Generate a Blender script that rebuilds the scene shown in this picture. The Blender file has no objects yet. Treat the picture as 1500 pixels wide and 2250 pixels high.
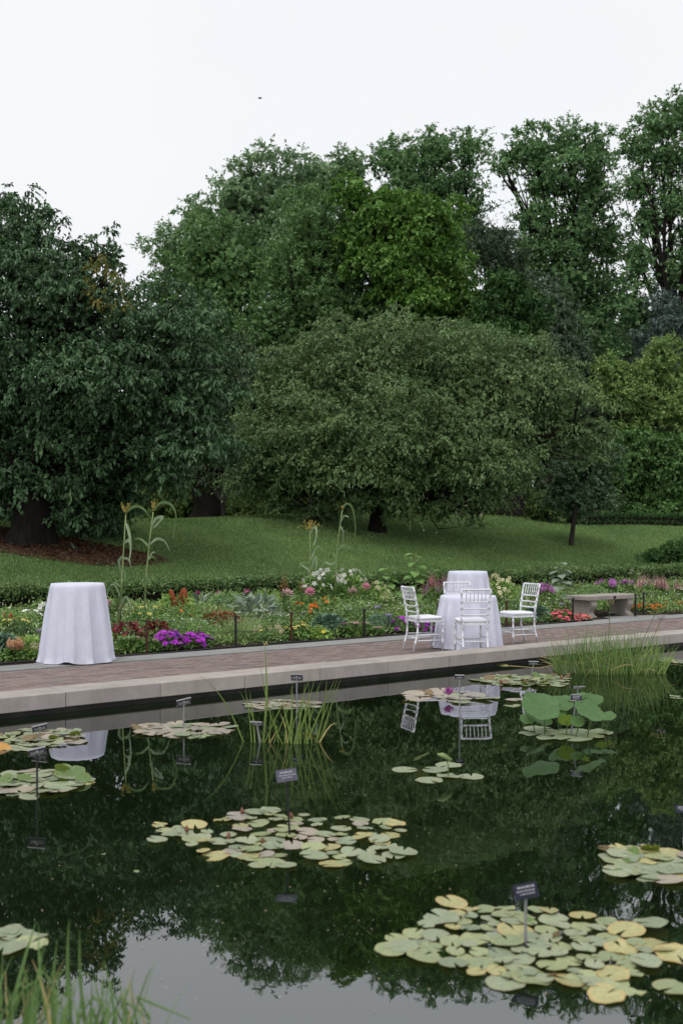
import bpy, math, random
import numpy as np

# ------------------------------------------------------------------ camera, sky, sun
scn = bpy.context.scene
COL = scn.collection
F_PX, CX, HY, EYE = 2250.0, 750.0, 1183.0, 1.71      # focal length and horizon row of the 1500x2250 photo
cam_d = bpy.data.cameras.new('camera')
cam = bpy.data.objects.new('camera', cam_d); COL.objects.link(cam)
cam.location = (0, 0, EYE); cam.rotation_euler = (math.radians(90), 0, 0)
cam_d.sensor_fit = 'VERTICAL'; cam_d.sensor_height = 36.0; cam_d.lens = 36.0
cam_d.shift_y = (HY - 1125.0) / 2250.0
cam_d.clip_start = 0.05; cam_d.clip_end = 2000
cam_d.dof.use_dof = True; cam_d.dof.focus_distance = 14.3; cam_d.dof.aperture_fstop = 2.4
scn.camera = cam

SUN_EL, SUN_AZ = math.radians(66), math.radians(205)
w = bpy.data.worlds.new('World'); scn.world = w; w.use_nodes = True
nt = w.node_tree; nt.nodes.clear()
wo = nt.nodes.new('ShaderNodeOutputWorld'); bg = nt.nodes.new('ShaderNodeBackground')
sky = nt.nodes.new('ShaderNodeTexSky'); sky.sky_type = 'NISHITA'; sky.sun_disc = False
sky.sun_elevation = SUN_EL; sky.sun_rotation = SUN_AZ; sky.air_density = 1.0; sky.dust_density = 3.0
mx = nt.nodes.new('ShaderNodeMixRGB'); mx.inputs[0].default_value = 0.94
mx.inputs[2].default_value = (9.3, 9.35, 9.45, 1)          # even overcast veil over the sky
wtc = nt.nodes.new('ShaderNodeTexCoord'); wn = nt.nodes.new('ShaderNodeTexNoise'); wn.inputs['Scale'].default_value = 2.2; wn.inputs['Detail'].default_value = 4
wr = nt.nodes.new('ShaderNodeValToRGB'); wr.color_ramp.elements[0].position = .3; wr.color_ramp.elements[1].position = .7
wr.color_ramp.elements[0].color = (.82, .845, .885, 1); wr.color_ramp.elements[1].color = (.875, .88, .885, 1)
wm = nt.nodes.new('ShaderNodeMixRGB'); wm.blend_type = 'MULTIPLY'; wm.inputs[0].default_value = 1; wm.inputs[1].default_value = (10, 10, 10, 1)
nt.links.new(wtc.outputs['Generated'], wn.inputs['Vector']); nt.links.new(wn.outputs['Fac'], wr.inputs[0]); nt.links.new(wr.outputs[0], wm.inputs[2]); nt.links.new(wm.outputs[0], mx.inputs[2])
nt.links.new(sky.outputs[0], mx.inputs[1]); nt.links.new(mx.outputs[0], bg.inputs[0])
bg.inputs[1].default_value = 0.1
nt.links.new(bg.outputs[0], wo.inputs[0])
sd = bpy.data.lights.new('sun', 'SUN'); sd.energy = 1.5; sd.angle = math.radians(40); sd.color = (1, .97, .93)
so = bpy.data.objects.new('sun', sd); COL.objects.link(so)
so.rotation_euler = (math.pi/2 - SUN_EL, 0, math.pi - SUN_AZ)
scn.view_settings.view_transform = 'Standard'; scn.view_settings.look = 'None'
scn.view_settings.gamma = 1.0; scn.view_settings.exposure = 0.18; scn.view_settings.use_curve_mapping = False
scn.cycles.max_bounces = 6; scn.cycles.diffuse_bounces = 4; scn.cycles.glossy_bounces = 4
scn.cycles.transmission_bounces = 3; scn.cycles.transparent_max_bounces = 4
scn.cycles.use_denoising = True

# ------------------------------------------------------------------ helpers
rng = np.random.default_rng(7)
random.seed(7)
UX, UY = 0.7939, 0.6084                        # direction of the pond edge
K0 = (-2.69, 10.0)                             # a point on its front face
def un(u, n, z=0.0): return (K0[0] + UX*u - UY*n, K0[1] + UY*u + UX*n, z)
def n_of(X, Y): return -(X - K0[0])*UY + (Y - K0[1])*UX
def u_of(X, Y): return (X - K0[0])*UX + (Y - K0[1])*UY
def on_n(px, n):                               # ground plan point seen in column px at distance n behind the edge
    a = (px - CX)/F_PX
    Y = (n + UX*K0[1] - UY*K0[0])/(UX - UY*a)
    return a*Y, Y
def zpix(py, Y): return EYE - (py - HY)/F_PX*Y
def at(px, py, Y): return np.array(((px - CX)/F_PX*Y, Y, zpix(py, Y)))
def on_water(px, py):
    Y = F_PX*EYE/(py - HY); return (px - CX)/F_PX*Y, Y
def bed_z(n): return 0.09 + max(0.0, n - 3.3)*0.055
def sstep(t): t = np.clip(t, 0, 1); return t*t*(3 - 2*t)
def lawn_z(X, Y):
    n = n_of(X, Y)
    z = 0.34 + 2.26*sstep((n - 7.6)/12.4) - 0.3*np.clip(-np.asarray(X)/6.0, 0, 1)*sstep((n - 8.5)/5)
    return z + 0.03*np.sin(np.asarray(X)*0.9)*np.sin(np.asarray(Y)*0.7)*sstep((n-8)/3)
def nrm(v): return v/np.maximum(np.linalg.norm(v, axis=-1, keepdims=True), 1e-9)

def tag(o, label=None, cat=None, group=None, kind=None):
    if label: o['label'] = label
    if cat: o['category'] = cat
    if group: o['group'] = group
    if kind: o['kind'] = kind
    return o
def thing(name, label, cat, loc=(0, 0, 0), rz=0, group=None):
    o = bpy.data.objects.new(name, None); COL.objects.link(o)
    o.empty_display_size = 0.1; o.location = loc; o.rotation_euler = (0, 0, rz)
    return tag(o, label, cat, group)
def link(name, me, parent=None, loc=None, rot=None, scale=None):
    o = bpy.data.objects.new(name, me); COL.objects.link(o)
    if parent: o.parent = parent
    if loc is not None: o.location = loc
    if rot is not None: o.rotation_euler = rot
    if scale is not None: o.scale = (scale,)*3 if isinstance(scale, (int, float)) else scale
    return o
def mesh_np(name, V, F, mat, smooth=False):
    V = np.ascontiguousarray(V, dtype=np.float32).reshape(-1, 3); F = np.ascontiguousarray(F, dtype=np.int32)
    me = bpy.data.meshes.new(name); m, k = F.shape
    me.vertices.add(len(V)); me.vertices.foreach_set('co', V.ravel())
    me.loops.add(m*k); me.loops.foreach_set('vertex_index', F.ravel())
    me.polygons.add(m); me.polygons.foreach_set('loop_start', np.arange(0, m*k, k, dtype=np.int32))
    if smooth: me.polygons.foreach_set('use_smooth', np.ones(m, dtype=bool))
    me.update(calc_edges=True)
    if mat: me.materials.append(mat)
    return me

class MB:
    def __init__(s): s.v = []; s.f = []; s.m = []
    def add(s, V, F, mi=0):
        b = len(s.v); s.v += [tuple(map(float, p)) for p in V]
        s.f += [tuple(i + b for i in f) for f in F]; s.m += [mi]*len(F); return s
    def box(s, c, d, rz=0, mi=0, axes=None, taper=1.0):
        hx, hy, hz = d[0]/2, d[1]/2, d[2]/2
        P = [(-hx, -hy, -hz), (hx, -hy, -hz), (hx, hy, -hz), (-hx, hy, -hz), (-hx*taper, -hy*taper, hz), (hx*taper, -hy*taper, hz), (hx*taper, hy*taper, hz), (-hx*taper, hy*taper, hz)]
        cs, sn = math.cos(rz), math.sin(rz)
        if axes is not None:
            A = np.array(axes); Q = [np.array(c) + p[0]*A[0] + p[1]*A[1] + p[2]*A[2] for p in P]
        else: Q = [(c[0] + x*cs - y*sn, c[1] + x*sn + y*cs, c[2] + z) for x, y, z in P]
        return s.add(Q, [(3, 2, 1, 0), (4, 5, 6, 7), (0, 1, 5, 4), (1, 2, 6, 5), (2, 3, 7, 6), (3, 0, 4, 7)], mi)
    def tube(s, pts, rad, sides=6, mi=0, caps=True):
        P = [np.array(p, float) for p in pts]; n = len(P)
        if isinstance(rad, (int, float)): rad = [rad]*n
        V = []; ref = None
        for i in range(n):
            t = P[min(i+1, n-1)] - P[max(i-1, 0)]; t = t/max(np.linalg.norm(t), 1e-9)
            if ref is None:
                ref = np.array((0, 0, 1.)) if abs(t[2]) < .9 else np.array((1., 0, 0))
            a = np.cross(t, ref); a /= max(np.linalg.norm(a), 1e-9); b = np.cross(a, t); ref = b
            for k in range(sides):
                q = 2*math.pi*k/sides; V.append(P[i] + rad[i]*(math.cos(q)*a + math.sin(q)*b))
        F = [(i*sides + k, i*sides + (k+1) % sides, (i+1)*sides + (k+1) % sides, (i+1)*sides + k) for i in range(n-1) for k in range(sides)]
        if caps: F += [tuple(range(sides-1, -1, -1)), tuple((n-1)*sides + k for k in range(sides))]
        return s.add(V, F, mi)
    def mesh(s, name, mats, smooth=False):
        me = bpy.data.meshes.new(name); me.from_pydata(s.v, [], s.f)
        if not isinstance(mats, (list, tuple)): mats = [mats]
        for m in mats: me.materials.append(m)
        me.polygons.foreach_set('material_index', s.m)
        if smooth: me.polygons.foreach_set('use_smooth', [True]*len(s.f))
        me.update(); return me
    def build(s, name, mats, parent=None, smooth=False, **k): return link(name, s.mesh(name, mats, smooth), parent, **k)

def leaf_quads(P, D, N, L, W, fold=.25, tipdrop=.1):
    D = nrm(D); S = nrm(np.cross(D, N)); N2 = np.cross(S, D)
    L = np.asarray(L).reshape(-1, 1)*np.ones((len(P), 1)); W = np.asarray(W).reshape(-1, 1)*np.ones((len(P), 1))
    V = np.empty((len(P), 4, 3))
    V[:, 0] = P; mid = P + D*L*.45 + N2*W*fold
    V[:, 1] = mid + S*W*.5; V[:, 3] = mid - S*W*.5; V[:, 2] = P + D*L - N2*L*tipdrop
    return V.reshape(-1, 3), np.arange(len(P)*4).reshape(-1, 4)
def blade_strips(P, D0, L, W, bend, seg=4, side=None, taper=.15):
    """arching blades: P root, D0 start direction, bend = how far gravity pulls the tip"""
    n = len(P); D0 = nrm(D0); L = np.asarray(L).reshape(-1, 1)*np.ones((n, 1)); W = np.asarray(W).reshape(-1, 1)*np.ones((n, 1)); bend = np.asarray(bend).reshape(-1, 1)*np.ones((n, 1))
    if side is None:
        side = nrm(np.cross(D0, np.array((0, 0, 1.))) + 1e-4*rng.normal(size=(n, 3)) + .35*rng.normal(size=(n, 3)))
    V = np.empty((n, (seg+1)*2, 3)); p = P.astype(float).copy(); d = D0.copy()
    for i in range(seg+1):
        t = i/seg; ww = W*(1 - (1-taper)*t**1.8)*.5*(.7 + .3*min(1, 4*t)) if i < seg else W*.03
        V[:, 2*i] = p - side*ww; V[:, 2*i+1] = p + side*ww
        d = nrm(d + np.array((0, 0, -1.))*bend*(t + .25)/seg*1.6); p = p + d*L/seg
    b = np.arange(n)[:, None, None]*(seg+1)*2
    q = np.array([[2*i, 2*i+1, 2*i+3, 2*i+2] for i in range(seg)])[None]
    return V.reshape(-1, 3), (b + q).reshape(-1, 4)

# ------------------------------------------------------------------ materials
def new_mat(name):
    m = bpy.data.materials.new(name); m.use_nodes = True; t = m.node_tree; t.nodes.clear()
    o = t.nodes.new('ShaderNodeOutputMaterial'); return m, t, o
def N(t, k, **kw):
    n = t.nodes.new(k)
    for a, b in kw.items(): setattr(n, a, b)
    return n
def c4(c): return (c[0], c[1], c[2], 1)
def noise(t, scale, detail=4, rough=.6, coord='Object', stretch=None):
    tc = N(t, 'ShaderNodeTexCoord') if coord != 'World' else None; nz = N(t, 'ShaderNodeTexNoise')
    src = tc.outputs[coord] if tc else N(t, 'ShaderNodeNewGeometry').outputs['Position']
    nz.inputs['Scale'].default_value = scale; nz.inputs['Detail'].default_value = detail; nz.inputs['Roughness'].default_value = rough
    if stretch:
        mp = N(t, 'ShaderNodeMapping'); mp.inputs['Scale'].default_value = stretch
        t.links.new(src, mp.inputs[0]); t.links.new(mp.outputs[0], nz.inputs['Vector'])
    else: t.links.new(src, nz.inputs['Vector'])
    return nz.outputs['Fac']
def ramp(t, fac, stops):
    r = N(t, 'ShaderNodeValToRGB'); e = r.color_ramp.elements
    while len(e) < len(stops): e.new(.5)
    for i, (p, c) in enumerate(stops): e[i].position = p; e[i].color = c4(c)
    t.links.new(fac, r.inputs[0]); return r.outputs[0]
def mixc(t, fac, a, b, mode='MIX'):
    m = N(t, 'ShaderNodeMixRGB', blend_type=mode)
    for i, v in ((0, fac), (1, a), (2, b)):
        if hasattr(v, 'is_linked') or hasattr(v, 'node'): t.links.new(v, m.inputs[i])
        elif isinstance(v, (int, float)): m.inputs[i].default_value = v
        else: m.inputs[i].default_value = c4(v)
    return m.outputs[0]
def principled(t, o, col, rough=.6, spec=.35, bump=None, bstr=.3, bdist=.02, trans=0, tcol=None):
    p = N(t, 'ShaderNodeBsdfPrincipled')
    if hasattr(col, 'node'): t.links.new(col, p.inputs['Base Color'])
    else: p.inputs['Base Color'].default_value = c4(col)
    p.inputs['Roughness'].default_value = rough; p.inputs['Specular IOR Level'].default_value = spec
    if bump is not None:
        b = N(t, 'ShaderNodeBump'); b.inputs['Strength'].default_value = bstr; b.inputs['Distance'].default_value = bdist
        t.links.new(bump, b.inputs['Height']); t.links.new(b.outputs[0], p.inputs['Normal'])
    if trans:
        tr = N(t, 'ShaderNodeBsdfTranslucent'); mxs = N(t, 'ShaderNodeMixShader'); mxs.inputs[0].default_value = trans
        if tcol is not None: tr.inputs[0].default_value = c4(tcol)
        elif hasattr(col, 'node'): t.links.new(col, tr.inputs[0])
        else: tr.inputs[0].default_value = c4(col)
        t.links.new(p.outputs[0], mxs.inputs[1]); t.links.new(tr.outputs[0], mxs.inputs[2]); t.links.new(mxs.outputs[0], o.inputs[0])
    else: t.links.new(p.outputs[0], o.inputs[0])
    return p
def leafmat(name, dark, light, rough=.5, spec=.35, trans=.22, nscale=.6, gain=1.4):
    m, t, o = new_mat(name)
    g = N(t, 'ShaderNodeNewGeometry')
    mixv = lambda q: tuple(min(.8, gain*(x*(1-q) + y*q)) for x, y in zip(dark, light))
    c = ramp(t, g.outputs['Random Per Island'], [(0, mixv(.12)), (.75, mixv(.5)), (1, mixv(.82))])
    f = noise(t, nscale, 2)
    c2 = mixc(t, .75, c, ramp(t, f, [(.3, (.62, .66, .6)), (.7, (1.28, 1.22, 1.15))]), 'MULTIPLY')
    principled(t, o, c2, rough, spec, trans=trans); return m
def plain(name, col, rough=.6, spec=.3, var=.12, nscale=8, trans=0, bstr=0):
    m, t, o = new_mat(name); f = noise(t, nscale, 4)
    lo = tuple(x*(1-var) for x in col); hi = tuple(min(1, x*(1+var)) for x in col)
    principled(t, o, ramp(t, f, [(.3, lo), (.7, hi)]), rough, spec, f if bstr else None, bstr, .01, trans); return m
def petal(name, col, var=.25):
    m, t, o = new_mat('petal_' + name); oi = N(t, 'ShaderNodeObjectInfo'); g = N(t, 'ShaderNodeNewGeometry')
    a = N(t, 'ShaderNodeMath', operation='ADD'); t.links.new(oi.outputs['Random'], a.inputs[0]); t.links.new(g.outputs['Random Per Island'], a.inputs[1])
    fr = N(t, 'ShaderNodeMath', operation='FRACT'); t.links.new(a.outputs[0], fr.inputs[0])
    c = ramp(t, fr.outputs[0], [(0, tuple(x*(1-var) for x in col)), (1, tuple(min(1, x*(1+var*.6)+.02) for x in col))])
    principled(t, o, c, .6, .2, trans=.25); return m
def rand_fac(t):
    oi = N(t, 'ShaderNodeObjectInfo'); g = N(t, 'ShaderNodeNewGeometry')
    a = N(t, 'ShaderNodeMath', operation='ADD'); t.links.new(oi.outputs['Random'], a.inputs[0]); t.links.new(g.outputs['Random Per Island'], a.inputs[1])
    fr = N(t, 'ShaderNodeMath', operation='FRACT'); t.links.new(a.outputs[0], fr.inputs[0]); return fr.outputs[0]

def make_stone(name, c_lo, c_hi, streak=True, rough=.75):
    m, t, o = new_mat(name)
    f = noise(t, 3.0, 8, .65, 'World'); fine = noise(t, 90, 3, .7, 'World')
    c = ramp(t, f, [(.25, c_lo), (.75, c_hi)])
    c = mixc(t, .35, c, ramp(t, fine, [(.3, (.72, .72, .72)), (.7, (1.15, 1.15, 1.15))]), 'MULTIPLY')
    if streak:
        s = noise(t, 2.2, 7, .7, 'World', (1.6, 1.6, .6))
        c = mixc(t, .6, c, ramp(t, s, [(.35, (.74, .73, .70)), (.6, (1.04, 1.03, 1.02))]), 'MULTIPLY')
    c = mixc(t, .5, c, ramp(t, rand_fac(t), [(0, (.88, .88, .9)), (1, (1.08, 1.06, 1.02))]), 'MULTIPLY')
    principled(t, o, c, rough, .25, fine, .25, .004); return m
M = {}
M['kerb'] = make_stone('limestone', (.30, .27, .25), (.42, .385, .36))
M['border'] = make_stone('bluestone', (.20, .205, .20), (.30, .30, .295), False)
M['bench'] = make_stone('bench_stone', (.26, .235, .21), (.41, .37, .34), True)
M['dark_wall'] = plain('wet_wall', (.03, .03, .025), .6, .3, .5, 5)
def make_brick():
    m, t, o = new_mat('clay_brick')
    c = ramp(t, rand_fac(t), [(0, (.15, .12, .112)), (.3, (.195, .147, .133)), (.62, (.235, .173, .154)), (.86, (.215, .175, .163)), (1, (.18, .157, .15))])
    fine = noise(t, 40, 5, .7)
    c = mixc(t, .5, c, ramp(t, fine, [(.3, (.7, .7, .7)), (.7, (1.2, 1.2, 1.2))]), 'MULTIPLY')
    principled(t, o, c, .8, .25, fine, .4, .003); return m
M['brick'] = make_brick()
M['sand'] = plain('joint_sand', (.12, .10, .085), .95, .05, .3, 20)
def make_soil():
    m, t, o = new_mat('garden_soil'); f = noise(t, 25, 8, .75); g = noise(t, 1.5, 3)
    c = mixc(t, .6, ramp(t, f, [(.3, (.018, .013, .009)), (.7, (.07, .052, .036))]), ramp(t, g, [(.3, (.7, .7, .7)), (.7, (1.2, 1.1, 1))]), 'MULTIPLY')
    principled(t, o, c, .95, .1, f, .9, .05); return m
M['soil'] = make_soil()
def make_lawn():
    m, t, o = new_mat('lawn_turf'); f = noise(t, 60, 6, .75); g = noise(t, .35, 4)
    c = mixc(t, .9, ramp(t, f, [(.3, (.040, .080, .026)), (.72, (.105, .175, .060))]), ramp(t, g, [(.3, (.8, .9, .75)), (.7, (1.5, 1.3, 1.15))]), 'MULTIPLY')
    principled(t, o, c, .9, .1, f, .8, .05); return m
M['lawn'] = make_lawn()
M['grass'] = leafmat('grass_blade', (.058, .112, .036), (.20, .30, .108), .7, .2, .2, .35)
M['clover'] = plain('clover_bloom', (.50, .54, .42), .8, .1)
def make_mulch():
    m, t, o = new_mat('bark_mulch'); f = noise(t, 30, 6, .8)
    c = ramp(t, f, [(.25, (.022, .012, .007)), (.55, (.075, .04, .025)), (.8, (.12, .068, .043))])
    principled(t, o, c, .9, .1, f, .9, .05); return m
M['mulch'] = make_mulch()
M['chip'] = leafmat('bark_chip', (.03, .014, .008), (.15, .078, .045), .9, .1, 0, 2)
def make_water():
    m, t, o = new_mat('pond_water')
    d = N(t, 'ShaderNodeBsdfDiffuse'); g = N(t, 'ShaderNodeBsdfGlossy'); fr = N(t, 'ShaderNodeFresnel'); mxs = N(t, 'ShaderNodeMixShader')
    murk = noise(t, .5, 3)
    t.links.new(ramp(t, murk, [(.3, (.004, .008, .003)), (.7, (.008, .0135, .005))]), d.inputs[0])
    g.inputs['Roughness'].default_value = .012; g.inputs['Color'].default_value = (.96, .97, 1, 1)
    fr.inputs[0].default_value = 1.40
    n1 = noise(t, 7, 2, .5, stretch=(1, .45, 1)); n2 = noise(t, .25, 2)
    mm = N(t, 'ShaderNodeMath', operation='MULTIPLY'); t.links.new(n1, mm.inputs[0])
    t.links.new(ramp(t, n2, [(.42, (.10, .10, .10)), (.66, (1, 1, 1))]), mm.inputs[1])
    b = N(t, 'ShaderNodeBump'); b.inputs['Strength'].default_value = .10; b.inputs['Distance'].default_value = .012
    t.links.new(mm.outputs[0], b.inputs['Height'])
    for x in (g, fr): t.links.new(b.outputs[0], x.inputs['Normal'])
    ma = N(t, 'ShaderNodeMath', operation='MULTIPLY_ADD'); t.links.new(fr.outputs[0], ma.inputs[0]); ma.inputs[1].default_value = .72; ma.inputs[2].default_value = .18
    t.links.new(ma.outputs[0], mxs.inputs[0]); t.links.new(d.outputs[0], mxs.inputs[1]); t.links.new(g.outputs[0], mxs.inputs[2])
    t.links.new(mxs.outputs[0], o.inputs[0]); return m
M['water'] = make_water()
def make_cloth():
    m, t, o = new_mat('white_linen'); f = noise(t, 260, 2, .5, stretch=(1, 1, .25)); wv = noise(t, 6, 5, .6, stretch=(1, 1, .6))
    c = ramp(t, f, [(.3, (.61, .62, .735)), (.7, (.70, .71, .825))])
    a = N(t, 'ShaderNodeMath', operation='MULTIPLY_ADD'); t.links.new(f, a.inputs[0]); a.inputs[1].default_value = .12; t.links.new(wv, a.inputs[2])
    principled(t, o, c, .9, .1, a.outputs[0], .6, .03, .06); return m
M['cloth'] = make_cloth()
M['chairpaint'] = plain('white_lacquer', (.68, .69, .74), .4, .4, .06, 15)
M['cushion'] = plain('white_cushion', (.70, .70, .75), .85, .1, .05, 30, bstr=.1)
M['metal'] = plain('grey_metal', (.30, .30, .30), .45, .5, .15, 20)
M['steel'] = plain('sign_steel', (.22, .22, .23), .4, .5, .1, 30)
M['plate_dark'] = plain('sign_plate', (.016, .018, .032), .6, .12, .2, 30)
M['plate_slate'] = plain('sign_slate', (.075, .075, .10), .6, .15, .2, 30)
M['black'] = plain('black_metal', (.012, .012, .013), .5, .4, .2, 30)
M['rust'] = plain('rusty_iron', (.075, .035, .022), .85, .2, .4, 40)
M['text'] = plain('sign_lettering', (.30, .30, .33), .6, .2, .05)
M['wire'] = plain('fence_wire', (.03, .03, .032), .5, .4)
def make_bark(name, lo, hi):
    m, t, o = new_mat(name); f = noise(t, 9, 6, .7, stretch=(1.6, 1.6, .3))
    principled(t, o, ramp(t, f, [(.3, lo), (.7, hi)]), .95, .1, f, .9, .05); return m
M['bark'] = make_bark('dark_bark', (.007, .006, .005), (.026, .022, .018))
M['bark_pale'] = make_bark('grey_bark', (.018, .016, .013), (.06, .053, .043))
M['stem'] = plain('green_stem', (.07, .12, .035), .6, .3, .3, 20)
M['stem_pale'] = plain('pale_stem', (.20, .26, .10), .6, .3, .3, 10)

# ------------------------------------------------------------------ setting: water, pond edge, path, bed, lawn
def sheet(name, rows, mat, kind='structure', smooth=True):
    R = np.array(rows, float); a, b, _ = R.shape
    F = np.array([(i*b+j, i*b+j+1, (i+1)*b+j+1, (i+1)*b+j) for i in range(a-1) for j in range(b-1)])
    o = link(name, mesh_np(name, R.reshape(-1, 3), F, mat, smooth)); return tag(o, kind=kind)
sheet('water', [[un(u, n, 0.0) for u in np.linspace(-60, 70, 14)] for n in (-60, -30, -12, -4, .36)], M['water'])

U0, U1 = -14, 32
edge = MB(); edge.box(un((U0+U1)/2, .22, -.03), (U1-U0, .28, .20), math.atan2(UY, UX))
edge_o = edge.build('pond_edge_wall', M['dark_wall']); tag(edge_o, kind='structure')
def bevel_box(lx, ly, lz, b=.006):
    m = MB(); V = []; F = []
    for z, i in ((-lz/2, b), (-lz/2+b, 0), (lz/2-b, 0), (lz/2, b)):
        V += [(-lx/2+i, -ly/2+i, z), (lx/2-i, -ly/2+i, z), (lx/2-i, ly/2-i, z), (-lx/2+i, ly/2-i, z)]
    for r in range(3):
        for k in range(4): F.append((r*4+k, r*4+(k+1) % 4, (r+1)*4+(k+1) % 4, (r+1)*4+k))
    F += [(3, 2, 1, 0), (12, 13, 14, 15)]; m.add(V, F); return m
ANG = math.atan2(UY, UX)
SL = 1.025
kerb_me = bevel_box(SL-.007, .42, .146, .005).mesh('kerb_slab', M['kerb'])
for i in range(-13, 30):
    p = un(i*SL + SL/2, .21, .137)
    o = link('slab', kerb_me, edge_o, p, (0, 0, ANG + random.uniform(-.0015, .0015)))
    o.location.z += random.uniform(-.002, .002)
path_o = sheet('path', [[un(u, n, .068) for u in np.linspace(U0, U1, 20)] for n in (.3, 1.5, 2.8, 3.35)], M['sand'])
bl, bw = .203, .098
brick_me = bevel_box(bl-.006, bw-.006, .06, .004).mesh('brick', M['brick'])
bricks = []
row = 0; n = .425 + bw/2
while n < 2.75 - bw/2 + .01:
    off = (row % 2)*bl/2 + random.uniform(-.008, .008)
    for k in range(-20, 86):
        bricks.append((k*bl + off, n))
    row += 1; n += bw
def in_view(u, n):
    X, Y, _ = un(u, n); return abs(X/Y) < .345 if Y > 0 else False
vis = sorted([b for b in bricks if in_view(*b)], key=lambda b: un(*b)[1])
near = set(vis[:300])
for (u, n) in vis[:300]:
    link('brick', brick_me, path_o, un(u, n, .070 + random.uniform(-.0025, .0025)), (random.uniform(-.006, .006), random.uniform(-.006, .006), ANG + random.uniform(-.01, .01)))
rest = MB()
for (u, n) in bricks:
    if (u, n) in near: continue
    rest.box(un(u, n, .070 + random.uniform(-.0025, .0025)), (bl-.006, bw-.006, .06), ANG + random.uniform(-.01, .01))
tag(rest.build('brick_paving', M['brick'], path_o), kind='stuff')
border_me = bevel_box(1.19, .50, .07, .005).mesh('border_slab', M['border'])
for i in range(-9, 24): link('slab', border_me, path_o, un(i*1.2 + .3, 3.01, .0725 + random.uniform(-.002, .002)), (0, 0, ANG))
for i in range(3): link('slab', bevel_box(.79, .9, .07, .005).mesh('bench_paver', M['border']), path_o, un(12.55 + i*.8, 3.715, .0715), (0, 0, ANG))

def bed_row(n): return [un(u, n, bed_z(n) + .015*math.sin(u*3.1+n*2)) for u in np.linspace(U0, U1, 120)]
sheet('planting_bed_soil', [bed_row(n) for n in np.linspace(3.27, 8.6, 22)], M['soil'])
ls = []
for n in list(np.linspace(8.3, 26, 50)) + [32, 45, 70, 120, 220, 420]:
    r = []
    for u in np.concatenate(([-400, -150, -60], np.linspace(-25, 55, 60), [90, 180, 420])):
        X, Y, _ = un(u, n); r.append((X, Y, float(lawn_z(X, Y))))
    ls.append(r)
lawn_o = sheet('lawn', ls, M['lawn'])

# grass blades on the visible part of the lawn
def grass_blades(n_bl):
    px = rng.uniform(-120, 1620, n_bl); nn = 8.4 + 13.5*rng.random(n_bl)**1.25
    a = (px - CX)/F_PX; Y = (nn + UX*K0[1] - UY*K0[0])/(UX - UY*a); X = a*Y
    Z = lawn_z(X, Y) - .005
    P = np.stack([X, Y, Z], 1); D = nrm(rng.normal(size=(n_bl, 3))*np.array((.55, .55, .1)) + np.array((0, 0, 1.)))
    L = rng.uniform(.04, .10, n_bl); W = rng.uniform(.008, .018, n_bl)*(1 + Y/60)
    S = nrm(np.cross(D, rng.normal(size=(n_bl, 3))))
    V = np.empty((n_bl, 3, 3)); V[:, 0] = P - S*W[:, None]/2; V[:, 1] = P + S*W[:, None]/2; V[:, 2] = P + D*L[:, None]
    return V.reshape(-1, 3), np.arange(n_bl*3).reshape(-1, 3)
V, F = grass_blades(190000)
tag(link('grass', mesh_np('grass', V, F, M['grass'])), 'short mown grass blades on the sloping lawn', 'grass', kind='stuff')
def clover(n_c):
    px = rng.uniform(-60, 1560, n_c*4); nn = 8.4 + 9.5*rng.random(n_c*4)**1.1
    a = (px - CX)/F_PX; Y = (nn + UX*K0[1] - UY*K0[0])/(UX - UY*a); X = a*Y
    dens = .5 + .5*np.sin(X*1.3 + 1.2*np.sin(Y*.8)) * np.cos(Y*.9 + .7*X*.5)
    keep = rng.random(n_c*4) < (dens*.45 + .04); X, Y = X[keep], Y[keep]
    m = len(X); P = np.stack([X, Y, lawn_z(X, Y) + rng.uniform(.06, .10, m)], 1); s = rng.uniform(.004, .0075, m)[:, None]
    o = np.array([(-1, 0, 0), (0, 0, .9), (1, 0, 0), (0, 0, -.9)]); o2 = np.array([(0, -1, 0), (0, 0, .9), (0, 1, 0), (0, 0, -.9)])
    V = np.concatenate([(P[:, None] + o*s[:, None]).reshape(-1, 3), (P[:, None] + o2*s[:, None]).reshape(-1, 3)])
    return V, np.arange(len(V)).reshape(-1, 4)
V, F = clover(9000)
tag(link('clover_flowers', mesh_np('clover_flowers', V, F, M['clover'])), 'tiny white clover heads scattered over the lawn', 'clover', kind='stuff')

# bark mulch under the big dark tree
mc = (-8.4, 25.5)
mrows = []
for r in np.linspace(0.02, 1, 12):
    mrows.append([(mc[0] + math.cos(q)*4.0*r*(1+.05*math.sin(5*q)), mc[1] + math.sin(q)*1.3*r*(1+.05*math.sin(4*q+1)), 0) for q in np.linspace(0, 2*math.pi, 41)])
mrows = [[(x, y, float(lawn_z(x, y)) + .05*(1 - (i/11)**4) + .02) for x, y, _ in rr] for i, rr in enumerate(mrows)]
mulch_o = sheet('mulch_bed', mrows, M['mulch'])
k = 6000; q = rng.uniform(0, 2*math.pi, k); r = np.sqrt(rng.random(k))
X = mc[0] + np.cos(q)*4.0*r; Y = mc[1] + np.sin(q)*1.3*r
P = np.stack([X, Y, lawn_z(X, Y) + .075*(1-r**4) + .02], 1)
V, F = leaf_quads(P, rng.normal(size=(k, 3))*np.array((1, 1, .3)), rng.normal(size=(k, 3))*.4 + np.array((0, 0, 1.)), rng.uniform(.05, .12, k), rng.uniform(.02, .04, k))
tag(link('bark_chips', mesh_np('bark_chips', V, F, M['chip']), mulch_o), kind='stuff')

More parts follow.
